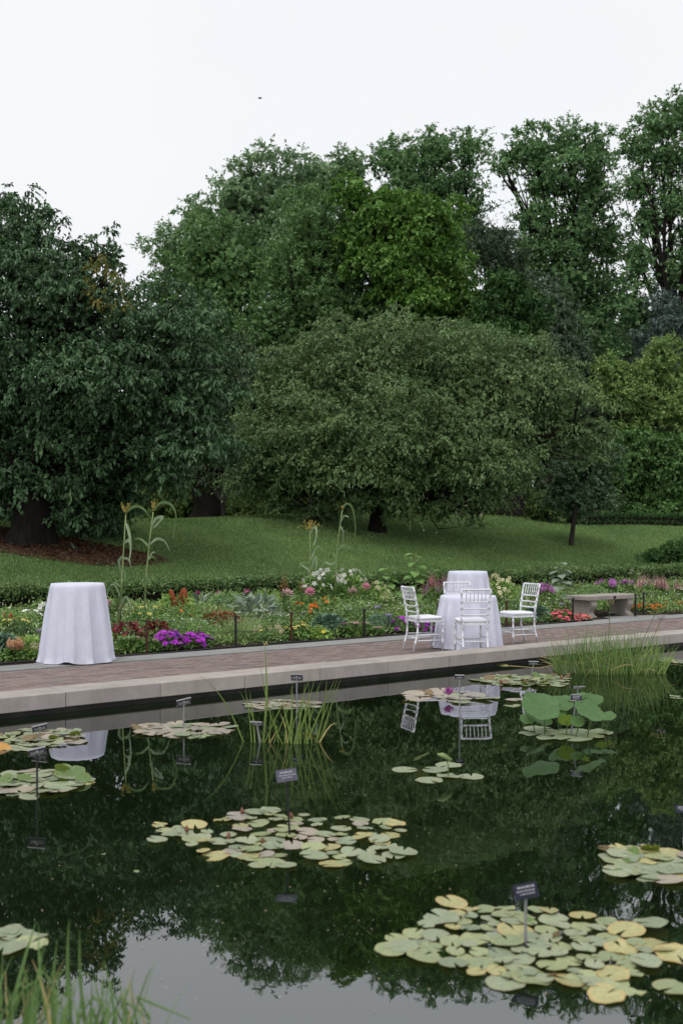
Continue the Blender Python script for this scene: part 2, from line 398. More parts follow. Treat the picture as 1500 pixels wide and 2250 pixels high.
# ------------------------------------------------------------------ trees
def crown_leaves(C, R, n_clumps, cr, twigs, lpt, L, W, droop=.35, up=.25, inner=.12, flat=.6, back=.5, low=1.0, ldroop=.35, out=.5, space=.85, fill=.22, rough=.10, fsize=1.9, bough=None, bflat=.55):
    """clumps spaced over the lobes' surfaces; each is a spray of drooping twigs set with leaves, with gaps between"""
    C0 = np.array(C, float); R0 = np.array(R, float)
    if bough:                                           # flattened boughs over the lobes, lit on top and open beneath
        ar = (R0[:, 0]*R0[:, 1]*R0[:, 2])**(2/3.); ar /= ar.sum(); m = 5000
        k = rng.choice(len(C0), m, p=ar); o = nrm(rng.normal(size=(m, 3)))
        lb = np.minimum(bough, .62*R0.mean(axis=1)); RS = np.maximum(R0 - .8*lb[:, None]*np.array((1, 1, bflat)), .35*R0); c = C0[k] + o*RS[k]*(.96 + rng.normal(0, rough, m))[:, None]; dmin = np.full(m, 9.)
        for j in range(len(C0)):
            d = np.linalg.norm((c - C0[j])/RS[j], axis=1); d[k == j] = 9; dmin = np.minimum(dmin, d)
        ok = (dmin > .72) & ((o[:, 2] > -.55) | (rng.random(m) < low)) & ((o[:, 1] < .45) | (rng.random(m) < back))
        c, o = c[ok], o[ok]; sz = np.clip(rng.lognormal(0, .3, len(c)), .55, 1.6)*lb[k[ok]]/bough; acc = []; ids = []
        for i in range(len(c)):
            if acc:
                dd = np.array(acc) - c[i]; dd[:, 2] *= 1.5
                if (np.einsum('ij,ij->i', dd, dd) < (1.15*bough*(.4 + .6*sz[i])*min(1, sz[i] + .35))**2).any(): continue
            acc.append(c[i]); ids.append(i)
        C = c[ids]; R = (bough*sz[ids])[:, None]*np.array((1, 1, bflat)); bo = o[ids]
    else: C, R, bo = C0, R0, None
    area = (R[:, 0]*R[:, 1]*R[:, 2])**(2/3.); pr = area/area.sum()
    m = n_clumps*14
    k = rng.choice(len(C), m, p=pr); o = nrm(rng.normal(size=(m, 3)))
    rho = np.where(rng.random(m) < inner, rng.uniform(.45, .8, m), 1 + rng.normal(0, rough, m) - .05)
    if bough:
        o[:, 2] = np.where(o[:, 2] < -.15, -o[:, 2], o[:, 2]); o = nrm(o + .45*bo[k])
    c = C[k] + o*R[k]*rho[:, None]
    if bough: keep = (o[:, 1] < .6) | (rng.random(m) < back)
    else:
        dmin = np.full(m, 9.)
        for j in range(len(C)):
            d = np.linalg.norm((c - C[j])/R[j], axis=1); d[k == j] = 9; dmin = np.minimum(dmin, d)
        keep = (dmin > .8) | (rng.random(m) < .05)
        keep &= (o[:, 1] < .4) | (rng.random(m) < back)
        keep &= (o[:, 2] > -.45) | (rng.random(m) < low)
    c, o = c[keep], o[keep]
    size = np.clip(rng.lognormal(0, .28, len(c)), .55, 1.7)
    acc = np.empty((n_clumps, 3)); ids = []
    for i in range(len(c)):
        if len(ids) == n_clumps: break
        if ids:
            dd = (acc[:len(ids)] - c[i]); dd[:, 2] *= 1.25
            if (np.einsum('ij,ij->i', dd, dd) < (cr*space*(.55 + .45*size[i]))**2).any(): continue
        acc[len(ids)] = c[i]; ids.append(i)
    c, o, size = c[ids], o[ids], size[ids]; nc = len(c)
    nT = nc*twigs
    ct = np.repeat(c, twigs, 0); ot = np.repeat(o, twigs, 0); st = np.repeat(size, twigs)
    s = ct + rng.normal(size=(nT, 3))*cr*.13*st[:, None]
    d = nrm(ot*out + rng.normal(size=(nT, 3))*np.array((.8, .8, .8*flat)) + np.array((0, 0, up)))
    l = cr*rng.uniform(.45, 1.0, nT)*st
    t = rng.random((nT, lpt))**.75
    P = s[:, None] + d[:, None]*(l[:, None]*t)[..., None]; P[..., 2] -= droop*l[:, None]*t**2
    n_l = nT*lpt; P = P.reshape(-1, 3)
    tw = d[:, None] + np.array((0, 0, -2*droop))*t[..., None]
    D = nrm(tw.reshape(-1, 3)*.7 + rng.normal(size=(n_l, 3))*.5 + np.array((0, 0, -ldroop)))
    Nn = nrm(np.repeat(ot, lpt, 0)*.35 + rng.normal(size=(n_l, 3))*.4 + np.array((0, 0, .9)))
    nf = int(n_l*fill)                                  # loose leaves between the sprays, a little further in
    if nf:
        p0 = (R0[:, 0]*R0[:, 1]*R0[:, 2])**(2/3.); j = rng.choice(len(C0), nf, p=p0/p0.sum()); oo = nrm(rng.normal(size=(nf, 3)))
        P = np.concatenate([P, C0[j] + oo*R0[j]*rng.uniform(.3, .74, nf)[:, None]])
        D = np.concatenate([D, nrm(rng.normal(size=(nf, 3)) + np.array((0, 0, -.3)))]); Nn = np.concatenate([Nn, nrm(oo + rng.normal(size=(nf, 3))*.6)])
    f = rng.uniform(.65, 1.25, len(P)); fw = f.copy()
    if nf: f[-nf:] *= fsize; fw[-nf:] *= fsize*1.3
    V, F = leaf_quads(P, D, Nn, L*f, W*fw)
    return V, F, c

def lobes_px(lobes, Y0):
    C, R = [], []
    for lb in lobes:
        px, py, rx, ry = lb[:4]; dy = lb[4] if len(lb) > 4 else 0.0
        Y = Y0 + dy; C.append(at(px, py, Y)); sx, sz = rx/F_PX*Y, ry/F_PX*Y
        R.append((sx, (sx*.9 + .1*sz), sz))
    return C, R

def tree(name, label, base_px, Y, trunk_r, lobes, mat, cr, n_clumps, twigs, lpt, L, W, bark='bark', fork_z=None, group=None, limbs=True, cat='tree', base_z=None, lean=0.0, flare=1.6, limb_r=.35, sway=.12, flute=.1, **kw):
    X0 = (base_px - CX)/F_PX*Y; Z0 = float(lawn_z(X0, Y)) - .05 if base_z is None else base_z
    C, R = lobes_px(lobes, Y + .4)
    Cn = np.array(C); top = Cn[:, 2].max(); low = Cn[:, 2].min()
    t = thing(name, label, cat, (X0, Y, Z0), group=group)
    o3 = np.array((X0, Y, Z0))
    V, F, cl = crown_leaves(C, R, n_clumps, cr, twigs, lpt, L, W, **kw)
    link('crown', mesh_np('crown', V - o3, F, M[mat]), t)
    # trunk with flared foot and limbs running into the crown
    fz = fork_z if fork_z is not None else Z0 + (low - Z0)*.75
    h = max(.6, fz - Z0); mb = MB(); ns = 28; V = []
    rows = 14
    for i in range(rows):
        q = i/(rows-1); rr = trunk_r*(1 + (flare-1)*math.exp(-q*6)) * (1 - .18*q)
        for k in range(ns):
            a = 2*math.pi*k/ns; fl = 1 + flute*(.7*math.sin(3*a + 1.3 + q) + .5*math.sin(5*a + q*2) + .4*math.sin(8*a - q)) + (.16*math.sin(4*a + .5)*math.exp(-q*4)) + .05*math.sin(q*9 + 2*a)
            V.append((math.cos(a)*rr*fl + lean*h*q + sway*trunk_r*math.sin(q*4), math.sin(a)*rr*fl, h*q))
    F = [(i*ns+k, i*ns+(k+1) % ns, (i+1)*ns+(k+1) % ns, (i+1)*ns+k) for i in range(rows-1) for k in range(ns)] + [tuple((rows-1)*ns + k for k in range(ns))]
    mb.add(V, F); mb.build('trunk', M[bark], t, smooth=True)
    if limbs:
        lm = MB(); f0 = np.array((lean*h, 0, h*.93))
        for ci, (c, r) in enumerate(zip(C, R)):
            e = c - o3; mid = f0*.5 + e*.5 + np.array((random.uniform(-.1, .1), random.uniform(-.1, .1), .12))*np.linalg.norm(e - f0)
            mid[2] = max(mid[2], f0[2]*.9)
            pts = [f0*(1-q)**2 + 2*mid*q*(1-q) + e*q*q for q in np.linspace(0, 1, 7)]
            pts = [p + (np.array((random.uniform(-1, 1), random.uniform(-1, 1), random.uniform(-1, 1)))*trunk_r*.35 if 0 < i < 6 else 0) for i, p in enumerate(pts)]
            lr = trunk_r*limb_r*random.uniform(.8, 1.15)
            lm.tube(pts, [lr*(1 - .75*i/6) for i in range(7)], 6, caps=False)
            dd = np.linalg.norm(cl - c, axis=1); idx = np.argsort(dd)[:max(8, len(cl)//len(C))]
            for j in rng.choice(idx, min(9, len(idx)), replace=False):
                b = cl[j] - o3; a0 = pts[random.choice((3, 4, 5, 6))]; m2 = (a0 + b)/2 + rng.normal(size=3)*.12*np.linalg.norm(b - a0)
                lm.tube([a0, m2, b], [lr*.32, lr*.2, lr*.07], 5, caps=False)
        lm.build('limbs', M[bark], t)
    return t

M['leaf_A'] = leafmat('leaf_dark_glossy', (.030, .070, .032), (.095, .17, .076), .5, .3, .15, .5)
M['leaf_B'] = leafmat('leaf_olive', (.062, .114, .044), (.19, .275, .116), .55, .3, .25, .8)
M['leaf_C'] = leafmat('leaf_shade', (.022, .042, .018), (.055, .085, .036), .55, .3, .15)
M['leaf_D1'] = leafmat('leaf_greygreen', (.11, .19, .10), (.26, .37, .20), .6, .3, .25, .3)
M['leaf_D2'] = leafmat('leaf_mid', (.060, .13, .046), (.16, .265, .096), .55, .3, .25, .3)
M['leaf_E'] = leafmat('leaf_bright', (.048, .118, .02), (.145, .27, .05), .5, .35, .28, .4)
M['leaf_F'] = leafmat('leaf_oak', (.066, .145, .06), (.195, .32, .135), .55, .3, .25, .25)
M['leaf_yew'] = leafmat('leaf_yew', (.02, .06, .014), (.052, .12, .028), .6, .3, .1, .6)
M['leaf_grey'] = leafmat('leaf_pine', (.045, .075, .045), (.11, .155, .095), .6, .2, .1, .5)
M['leaf_blue'] = leafmat('leaf_spruce', (.05, .08, .07), (.12, .165, .145), .6, .25, .1, .6)
M['leaf_H'] = leafmat('leaf_yellowgreen', (.085, .165, .045), (.29, .39, .14), .55, .3, .25, .5)
M['leaf_I'] = leafmat('leaf_bluegreen', (.042, .088, .044), (.115, .185, .09), .5, .35, .2, .7)
M['leaf_J'] = leafmat('leaf_fresh', (.04, .10, .028), (.12, .22, .062), .5, .35, .22, .6)
M['leaf_gold'] = leafmat('leaf_turning', (.10, .11, .025), (.24, .20, .05), .55, .3, .3)
M['leaf_under'] = leafmat('leaf_understorey', (.045, .08, .022), (.13, .19, .055), .6, .2, .3, .5)
M['leaf_far'] = leafmat('leaf_distant', (.03, .048, .026), (.065, .09, .05), .7, .2, .2, .1)

# A: big dark tree on the left
tA = tree('broadleaf_tree', 'large dark glossy-leaved tree with thick trunk standing on bark mulch', 56, 25.3, .44, [
    (40, 560, 130, 115), (130, 660, 170, 150), (-110, 640, 170, 200), (300, 700, 120, 95), (410, 740, 95, 120), (250, 830, 190, 160),
    (60, 830, 200, 190, .3), (430, 880, 105, 150), (350, 980, 130, 120), (120, 960, 170, 110), (-120, 920, 170, 190), (455, 980, 60, 60, .6),
    (245, 560, 28, 60), (185, 560, 40, 60), (250, 1060, 75, 55, 1.2), (190, 1120, 70, 60, 2.6), (-60, 1040, 90, 60), (95, 475, 40, 45), (30, 450, 40, 40), (40, 1050, 85, 45, -.8), (140, 1070, 80, 45, -.3), (-40, 1090, 60, 40, -.5), (135, 1125, 45, 40, -.2), (210, 1130, 75, 50, 1.0), (270, 1110, 60, 50, 1.5), (340, 1040, 70, 45, .8), (170, 1165, 60, 30, 1.5), (-10, 1120, 45, 35, -.6), (240, 1160, 50, 28, 1.8)], 'leaf_A', .50, 2100, 10, 10, .122, .05,
    bark='bark', fsize=1.3, fork_z=3.6, flute=.17, sway=.3, droop=.65, up=.25, flat=.5, ldroop=.55, bough=.95, rough=.15, back=.25, space=.85, flare=1.3, limb_r=.4)
V, F, _ = crown_leaves([at(228, 605, 24.3), at(245, 640, 24.2)], [(.42, .3, .45), (.38, .3, .35)], 12, .3, 6, 6, .12, .045, droop=.6, fill=0)
tag(link('yellowed_spray', mesh_np('yellowed_spray', V - np.array(tA.location), F, M['leaf_gold']), tA), 'spray of yellow-brown turning leaves', kind='stuff')
# C: shaded tree whose black trunk shows under the canopy
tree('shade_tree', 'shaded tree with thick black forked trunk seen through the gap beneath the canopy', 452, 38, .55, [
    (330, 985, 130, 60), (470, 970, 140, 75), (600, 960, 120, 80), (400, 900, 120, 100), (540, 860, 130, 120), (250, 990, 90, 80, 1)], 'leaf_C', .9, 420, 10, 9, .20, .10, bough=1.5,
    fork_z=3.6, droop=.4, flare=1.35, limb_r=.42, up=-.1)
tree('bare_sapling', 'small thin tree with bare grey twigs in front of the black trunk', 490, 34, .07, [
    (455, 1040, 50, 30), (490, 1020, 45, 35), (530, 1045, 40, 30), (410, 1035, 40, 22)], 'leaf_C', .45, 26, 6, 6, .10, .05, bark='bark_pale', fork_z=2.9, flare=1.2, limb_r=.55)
# B: broad weeping dome in the middle
tree('weeping_tree', 'broad low weeping tree with olive green dome of small leaves on the lawn', 826, 32.5, .24, [
    (650, 870, 105, 110), (740, 810, 130, 110), (870, 800, 140, 105), (1000, 815, 140, 105), (1120, 850, 125, 110), (1215, 880, 80, 95), (1275, 960, 60, 75),
    (570, 970, 80, 100), (700, 980, 150, 130, -.6), (850, 960, 170, 150, -1.2), (1010, 975, 150, 140, -1), (1120, 990, 90, 110), (1175, 940, 55, 70, .5),
    (590, 1035, 60, 50), (660, 1060, 80, 45, .5), (745, 1070, 60, 45, -.4), (900, 1045, 100, 55, -1.0), (1000, 1065, 70, 45), (1090, 1040, 70, 50),
    (1040, 1135, 16, 30, -.5), (720, 1115, 55, 38, -.5), (700, 1128, 55, 36, -.3), (880, 1110, 70, 38, -1.2), (960, 1118, 55, 34, -.6), (1070, 1100, 60, 42, -.4), (620, 1095, 55, 40, .2), (560, 1070, 50, 42, .3), (1140, 1050, 45, 40), (790, 1105, 40, 35, -1.4), (960, 1105, 40, 22, .2), (600, 830, 60, 60), (740, 705, 36, 32), (855, 712, 45, 30), (1180, 765, 36, 35), (1330, 950, 26, 42)], 'leaf_B', .46, 3000, 9, 8, .092, .047, bough=.85, back=.2,
    fork_z=3.4, droop=.6, up=.3, flat=.7, ldroop=.35, space=.8, rough=.11, low=.6, flare=1.2, limb_r=.5)
# background trees
tree('background_tree', 'far grey-green tree with rounded top, leftmost on the skyline behind', 520, 66, .5, [
    (440, 490, 50, 50), (530, 440, 70, 65), (610, 430, 80, 70), (700, 400, 70, 60), (770, 370, 45, 40), (480, 560, 120, 110), (640, 540, 130, 120), (380, 560, 40, 50), (545, 395, 26, 26)], 'leaf_D1', 1.0, 1200, 9, 10, .22, .13, bough=2.0, back=.15, rough=.14, up=.35, droop=.2)
tree('background_tree', 'tall mid-green tree rising behind the gap between dark and weeping trees', 460, 50, .38, [
    (455, 545, 75, 80), (520, 600, 105, 105), (415, 655, 70, 95), (480, 730, 120, 110), (390, 760, 75, 80), (560, 790, 110, 90), (355, 640, 30, 50), (450, 850, 110, 80)], 'leaf_D2', .8, 1500, 9, 9, .175, .095, bough=1.5, back=.15, rough=.14, up=.35, droop=.25, fork_z=9)
tree('background_tree', 'mid-green tree with fine upswept sprays directly above the weeping tree', 700, 46, .38, [
    (690, 520, 80, 80), (760, 560, 80, 90), (640, 600, 80, 100), (720, 670, 130, 100), (830, 690, 100, 90), (620, 720, 90, 80), (920, 720, 100, 80), (590, 820, 90, 70), (800, 760, 130, 60)], 'leaf_D2', .75, 1200, 9, 8, .175, .085, bough=1.3, back=.15, rough=.12, bflat=.8, up=.6, droop=.15)
tree('bright_tree', 'bright fresh green tree with dense cauliflower crown, brightest of the background', 890, 44, .4, [
    (775, 430, 48, 42), (840, 470, 75, 62), (920, 500, 85, 75), (970, 480, 40, 45), (880, 580, 105, 95), (975, 580, 65, 85), (930, 660, 95, 80), (1005, 660, 58, 70), (1015, 720, 45, 50), (800, 520, 60, 70)], 'leaf_E', .6, 1500, 9, 9, .155, .10, bough=1.25, back=.15, bflat=.6, up=.35, droop=.45, flat=.9, out=.8)
tree('oak_tree', 'tall airy oak on the skyline above the bright green tree', 950, 66, .5, [
    (850, 350, 45, 45), (900, 370, 62, 62), (960, 335, 60, 45), (1030, 330, 42, 45), (960, 410, 60, 45), (1015, 400, 38, 40), (1040, 450, 32, 42), (900, 450, 80, 60), (1000, 520, 60, 60), (1045, 500, 25, 30)], 'leaf_F', .95, 1100, 10, 13, .175, .105, fill=.14, bough=1.9, back=.15, rough=.14, up=.35, droop=.2, bark='bark')
tree('oak_tree', 'tall spreading oak between the two sky gaps on the skyline', 1230, 60, .55, [
    (1105, 360, 35, 35), (1165, 335, 62, 50), (1245, 325, 62, 48), (1310, 340, 40, 55), (1215, 400, 80, 45), (1300, 430, 55, 60), (1180, 480, 60, 45), (1265, 510, 75, 65), (1335, 530, 45, 70),
    (1170, 560, 70, 60), (1250, 610, 90, 70), (1330, 650, 55, 80), (1200, 660, 70, 60), (1290, 720, 70, 70), (1140, 610, 50, 50)], 'leaf_F', .9, 1800, 10, 13, .165, .10, fill=.14, bough=1.8, back=.15, rough=.14, up=.3, droop=.2, fork_z=10, limb_r=.45)
tree('oak_tree', 'tallest oak with dark forked limbs at the right edge of the photo', 1480, 56, .32, [
    (1450, 275, 55, 48), (1500, 255, 60, 50), (1400, 325, 42, 42), (1465, 350, 60, 42), (1540, 340, 60, 90), (1400, 410, 42, 45), (1480, 440, 55, 42), (1420, 490, 45, 40),
    (1530, 520, 70, 90), (1400, 570, 42, 50), (1470, 600, 42, 45), (1390, 680, 45, 60), (1560, 680, 80, 120), (1440, 720, 50, 50), (1370, 780, 40, 50)], 'leaf_F', .85, 1500, 10, 13, .16, .095, fill=.12, bough=1.7, back=.15, rough=.14, up=.3, droop=.2, fork_z=13, limb_r=.5)
tree('conifer', 'grey-green pine between the bright tree and the oak', 1105, 54, .3, [
    (1085, 560, 50, 55), (1125, 600, 45, 50), (1060, 530, 35, 45), (1090, 520, 30, 30), (1130, 690, 45, 60)], 'leaf_grey', .8, 300, 10, 9, .28, .05, bough=1.3, back=.2, up=.5, droop=.1)
tree('yew_tree', 'very dark green layered yew with flat domed tops beside the bright tree', 1130, 42, .3, [
    (1105, 625, 58, 26), (1150, 660, 50, 30), (1085, 680, 60, 38), (1170, 705, 42, 42), (1115, 730, 80, 45), (1050, 740, 50, 45)], 'leaf_yew', .45, 520, 11, 9, .15, .045, bough=1.0, bflat=.4, back=.2, up=.35, droop=.3)
tree('conifer', 'dull grey pine with layered branches behind the weeping tree', 1215, 52, .28, [
    (1195, 640, 36, 32), (1225, 690, 45, 45), (1205, 760, 50, 50), (1255, 770, 45, 60), (1240, 840, 60, 60)], 'leaf_grey', .7, 320, 10, 9, .26, .045, bough=1.2, bflat=.4, back=.2, up=.1, droop=.5)
tree('blue_spruce', 'blue-grey spruce at the right edge below the tallest oak', 1470, 54, .3, [
    (1455, 665, 28, 32), (1470, 710, 48, 40), (1440, 750, 45, 35), (1510, 760, 60, 45), (1440, 800, 60, 40), (1500, 830, 80, 50)], 'leaf_blue', .65, 380, 10, 9, .24, .045, bough=1.1, bflat=.4, back=.2, up=.1, droop=.4)
tree('flowering_tree', 'yellow-green tree with pale clustered tips at the right edge', 1430, 47.5, .16, [
    (1450, 785, 38, 36), (1340, 810, 40, 32), (1400, 830, 50, 38), (1480, 840, 55, 45), (1375, 880, 60, 42), (1450, 900, 65, 45), (1315, 860, 26, 26), (1510, 920, 50, 55), (1390, 950, 55, 32)], 'leaf_H', .5, 700, 9, 8, .155, .075, bough=.95, back=.2, up=.55, droop=.1)
tree('small_tree', 'small round blue-green tree with thin leaning trunk on the lawn', 1252, 35.5, .08, [
    (1265, 1020, 52, 45), (1310, 1000, 50, 50), (1245, 1060, 48, 42), (1310, 1060, 50, 48), (1280, 1085, 55, 40), (1290, 960, 40, 35), (1230, 1095, 45, 35), (1320, 1095, 45, 32), (1265, 1115, 40, 22)], 'leaf_I', .36, 480, 9, 8, .11, .045, bough=.65, back=.25, fork_z=3.5, lean=.12, bark='bark_pale', up=.3, droop=.3, flare=1.2)
tree('shrub', 'large fresh green shrub at the right edge under the yellow-green tree', 1440, 46.2, .10, [
    (1420, 985, 55, 42), (1480, 1000, 55, 50), (1380, 1040, 45, 45), (1440, 1060, 60, 50), (1500, 1080, 60, 50), (1390, 1100, 45, 35), (1450, 1115, 55, 40, -.6), (1395, 1125, 45, 32, -.5), (1500, 1120, 50, 40, -.5), (1440, 1140, 60, 25, -.8), (1360, 1110, 35, 35, -.2), (1480, 1145, 50, 22, -.8)], 'leaf_J', .48, 520, 9, 8, .165, .09, bough=.9, back=.2, up=.25, droop=.35, cat='shrub', limb_r=.5)
tree('shrub', 'low rounded shrub left of the small blue-green tree', 1205, 40, .06, [
    (1195, 1110, 30, 26), (1225, 1100, 28, 30), (1180, 1125, 22, 16)], 'leaf_under', .35, 90, 10, 10, .11, .05, cat='shrub', limbs=False)
tree('shrub', 'bright yellow-green shrub seen through the gap left of the black trunk', 385, 52, .08, [
    (350, 1105, 45, 40), (400, 1095, 45, 45), (425, 1125, 30, 30), (370, 1130, 60, 30)], 'leaf_under', .6, 190, 10, 10, .20, .09, cat='shrub', limbs=False, up=.4)
tree('shrub', 'drooping green shrub seen right of the black trunk', 530, 50, .08, [
    (500, 1120, 35, 30), (545, 1118, 35, 32), (600, 1115, 45, 32), (650, 1110, 40, 32), (480, 1125, 25, 25)], 'leaf_under', .6, 190, 10, 10, .24, .05, cat='shrub', limbs=False, up=.6, droop=.9)
# dense woodland far behind reads as one mass
C, R = lobes_px([(x, 1010 + 40*math.sin(x*.02) + (-90 if x > 560 else 60 if x < 320 else 0), 110, 150, 6*math.sin(x*.013)) for x in range(-220, 1800, 85)]
                + [(x, 820 + 30*math.sin(x*.05), 110, 120, 4*math.sin(x*.03)) for x in range(560, 1760, 110)], 80)
V, F, _ = crown_leaves(C, R, 900, 2.4, 7, 7, .9, .62, back=.05, fill=.6)
tag(link('woodland', mesh_np('woodland', V, F, M['leaf_far'])), 'dark wooded mass far behind the garden trees', 'woodland', kind='stuff')

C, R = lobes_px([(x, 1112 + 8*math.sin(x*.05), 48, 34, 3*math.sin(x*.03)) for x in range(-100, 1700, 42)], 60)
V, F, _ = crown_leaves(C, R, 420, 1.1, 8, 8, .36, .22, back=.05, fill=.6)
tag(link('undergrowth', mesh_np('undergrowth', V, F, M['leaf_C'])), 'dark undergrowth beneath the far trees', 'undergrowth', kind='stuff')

# clipped hedges
def hedge(name, label, path, width, h0, h1, mat, n_leaf, L, W, jitter=.05, core=None, group=None):
    """path: list of ground points, leaves over a rounded box section"""
    P = np.array(path, float); seg = np.linalg.norm(np.diff(P[:, :2], axis=0), axis=1); cum = np.concatenate(([0], np.cumsum(seg)))
    s = rng.random(n_leaf)*cum[-1]; X = np.interp(s, cum, P[:, 0]); Y = np.interp(s, cum, P[:, 1]); Z = np.interp(s, cum, P[:, 2])
    T = nrm(np.array((P[-1, 0]-P[0, 0], P[-1, 1]-P[0, 1], 0.))); S = np.array((-T[1], T[0], 0))
    q = rng.uniform(-.35, math.pi + .1, n_leaf); e = .38
    cx = np.sign(np.cos(q))*np.abs(np.cos(q))**e; cz = np.sign(np.sin(q))*np.abs(np.sin(q))**e
    hh = (h0 + (h1-h0)*s/cum[-1]); bump = 1 + .05*np.sin(s*2.3) + .04*np.sin(s*5.1+1)
    r = 1 - np.abs(rng.normal(0, .07, n_leaf)) + .02*rng.normal(size=n_leaf)
    out = nrm(-S[None]*cx[:, None] + np.array((0, 0, 1.))*np.maximum(cz, 0)[:, None])
    PP = np.stack([X, Y, Z + hh*.5], 1) - S[None]*(cx*width/2*r)[:, None] + np.stack([0*X, 0*X, cz*hh*.5*r*bump], 1)
    PP += rng.normal(size=PP.shape)*jitter*.5
    D = nrm(out + rng.normal(size=PP.shape)*.8 + np.array((0, 0, .25))); Nn = nrm(out*.6 + rng.normal(size=PP.shape)*.5 + np.array((0, 0, .6)))
    f = rng.uniform(.7, 1.3, n_leaf); V, F = leaf_quads(PP, D, Nn, L*f, W*f)
    o = thing(name, label, 'hedge', tuple(P[len(P)//2]), group=group); o3 = P[len(P)//2]
    link('foliage', mesh_np('foliage', V - o3, F, M[mat]), o)
    mb = MB()
    for i in range(len(P)-1):
        a, b = P[i], P[i+1]; mid = (a+b)/2 - o3; hm = (h0 + (h1-h0)*(cum[i]+cum[i+1])/2/cum[-1])
        mb.box(mid + np.array((0, 0, hm*.42)), (np.linalg.norm(b-a), width*.72, hm*.84), math.atan2(b[1]-a[1], b[0]-a[0]))
    mb.build('twigs', M['bark'], o); return o
M['leaf_box'] = leafmat('leaf_boxwood', (.045, .092, .032), (.18, .27, .095), .5, .35, .18, 1.2)
hedge('box_hedge', 'clipped box hedge running along the back of the flower bed', [un(u, 7.85, bed_z(7.85) - .02) for u in np.linspace(-4, 26, 25)], .8, .54, .62, 'leaf_box', 62000, .055, .034)
hp = []
for px in (1255, 1320, 1390, 1460, 1540, 1640):
    X, Y = on_n(px, 17.2); hp.append((X, Y, float(lawn_z(X, Y)) - .02))
hedge('low_hedge', 'low clipped hedge along the lawn edge at the far right', hp, .7, .42, .46, 'leaf_yew', 9000, .07, .045)
X, Y = on_n(1470, 9.6)
tree('shrub', 'dark spreading juniper behind the box hedge at the right edge', 1470, Y, .05, [
    (1440, 1222, 32, 14), (1490, 1212, 45, 22), (1550, 1215, 55, 25), (1520, 1235, 60, 14)], 'leaf_yew', .25, 190, 10, 10, .07, .02, cat='shrub', limbs=False, base_z=float(lawn_z(X, Y)))

# ------------------------------------------------------------------ tables, cloths, chairs, bench
PATH_Z = .103
def cloth_mesh(Rt, H, Rb, folds, seed, hem_lift=None, pool=.007):
    r_ = random.Random(seed); na, nr = 240, 34
    ph = [(f + r_.choice((-1, 0, 0, 1)), r_.uniform(0, 6.28), r_.uniform(.5, 1)) for f in (folds, folds+3, folds-4, folds*2-3)]
    V, F = [], []
    p1, p2, p3 = r_.uniform(0, 6.28), r_.uniform(0, 6.28), r_.uniform(0, 6.28)
    def fold(a):
        v = math.cos(folds*a + p1 + .9*math.sin(2*a + p2) + .6*math.sin(3*a + p3)) + .18*math.cos(2*folds*a + p3)
        return math.tanh(1.9*v)/math.tanh(1.9)*(.72 + .28*math.sin(3*a + p2))
    V.append((0, 0, H))
    for q in (.35, .7, .93):
        for i in range(na): a = 2*math.pi*i/na; V.append((math.cos(a)*Rt*q, math.sin(a)*Rt*q, H - .0015*math.sin(9*a+q*5)))
    rows = 3
    for j in range(nr):
        t = j/(nr-1)
        for i in range(na):
            a = 2*math.pi*i/na; fo = fold(a + .05*math.sin(2.5*t + seed)*t)
            edge = min(1, t/.05); amp = .052*(sstep(t*2.2)*.45 + .55*t)*(Rb/.5)
            r = Rt + .012*math.sqrt(edge) + (Rb - Rt)*t + amp*fo
            lift = (hem_lift(a) if hem_lift else 0)
            bot = pool*max(0, .5 - fo*.5)*0 + lift + .004 + .012*(fo*.5+.5)
            z = H - .010*edge - (H - .010 - bot)*t
            if t > .94: r += pool*(t-.94)/.06*(1.2 + fo)*(0 if lift > .02 else 1)
            V.append((math.cos(a)*r, math.sin(a)*r, z))
        rows += 1
    for i in range(na): F.append((0, 1+i, 1+(i+1) % na))
    for j in range(rows-1):
        for i in range(na): F.append((1+j*na+i, 1+(j+1)*na+i, 1+(j+1)*na+(i+1) % na, 1+j*na+(i+1) % na))
    m = MB(); m.add(V, F); return m
def pedestal_table(label, X, Y, R, H, group=None):
    t = thing('cocktail_table' if H > .9 else 'round_table', label, 'table', (X, Y, PATH_Z), group=group)
    m = MB(); m.tube([(0, 0, H-.03), (0, 0, H-.004)], R-.006, 32); m.build('tabletop', M['metal'], t)
    m = MB(); m.tube([(0, 0, .03), (0, 0, H-.03)], .03, 10); m.build('pole', M['metal'], t)
    for k in range(4):
        a = k*math.pi/2 + .75; m = MB(); m.tube([(0, 0, .07), (math.cos(a)*.15, math.sin(a)*.15, .055), (math.cos(a)*.30, math.sin(a)*.30, .02), (math.cos(a)*.31, math.sin(a)*.31, .002)], [.02, .017, .014, .012], 6)
        m.build('foot', M['steel'], t)
    return t
def draped(tlabel, clabel, X, Y, R, H, Rb, folds, seed, rz=0, hem=None):
    pedestal_table(tlabel, X, Y, R, H)
    o = cloth_mesh(R, H, Rb, folds, seed, hem).build('tablecloth', M['cloth'], smooth=True, loc=(X, Y, PATH_Z), rot=(0, 0, rz))
    tag(o, clabel, 'tablecloth')
def hem_left(a):
    d = (a - (-1.62) + math.pi) % (2*math.pi) - math.pi
    return .032*math.exp(-(d/.22)**2)
tX, tY = (171-CX)/F_PX*13.4, 13.4
draped('tall cocktail table standing alone at the left of the brick path', 'long white cloth hanging to the ground over the lone left table', tX, tY, .335, 1.02, .452, 10, 3, hem=hem_left)
draped('tall cocktail table behind the chairs, hidden by its cloth', 'white cloth over the tall table behind the chairs', (1027-CX)/F_PX*17.7, 17.7, .325, 1.04, .45, 10, 8)
RX, RY = 1.865, 15.1
draped('low round table between the four white chairs', 'white cloth over the low round table between the chairs', RX, RY, .40, .765, .475, 12, 12)

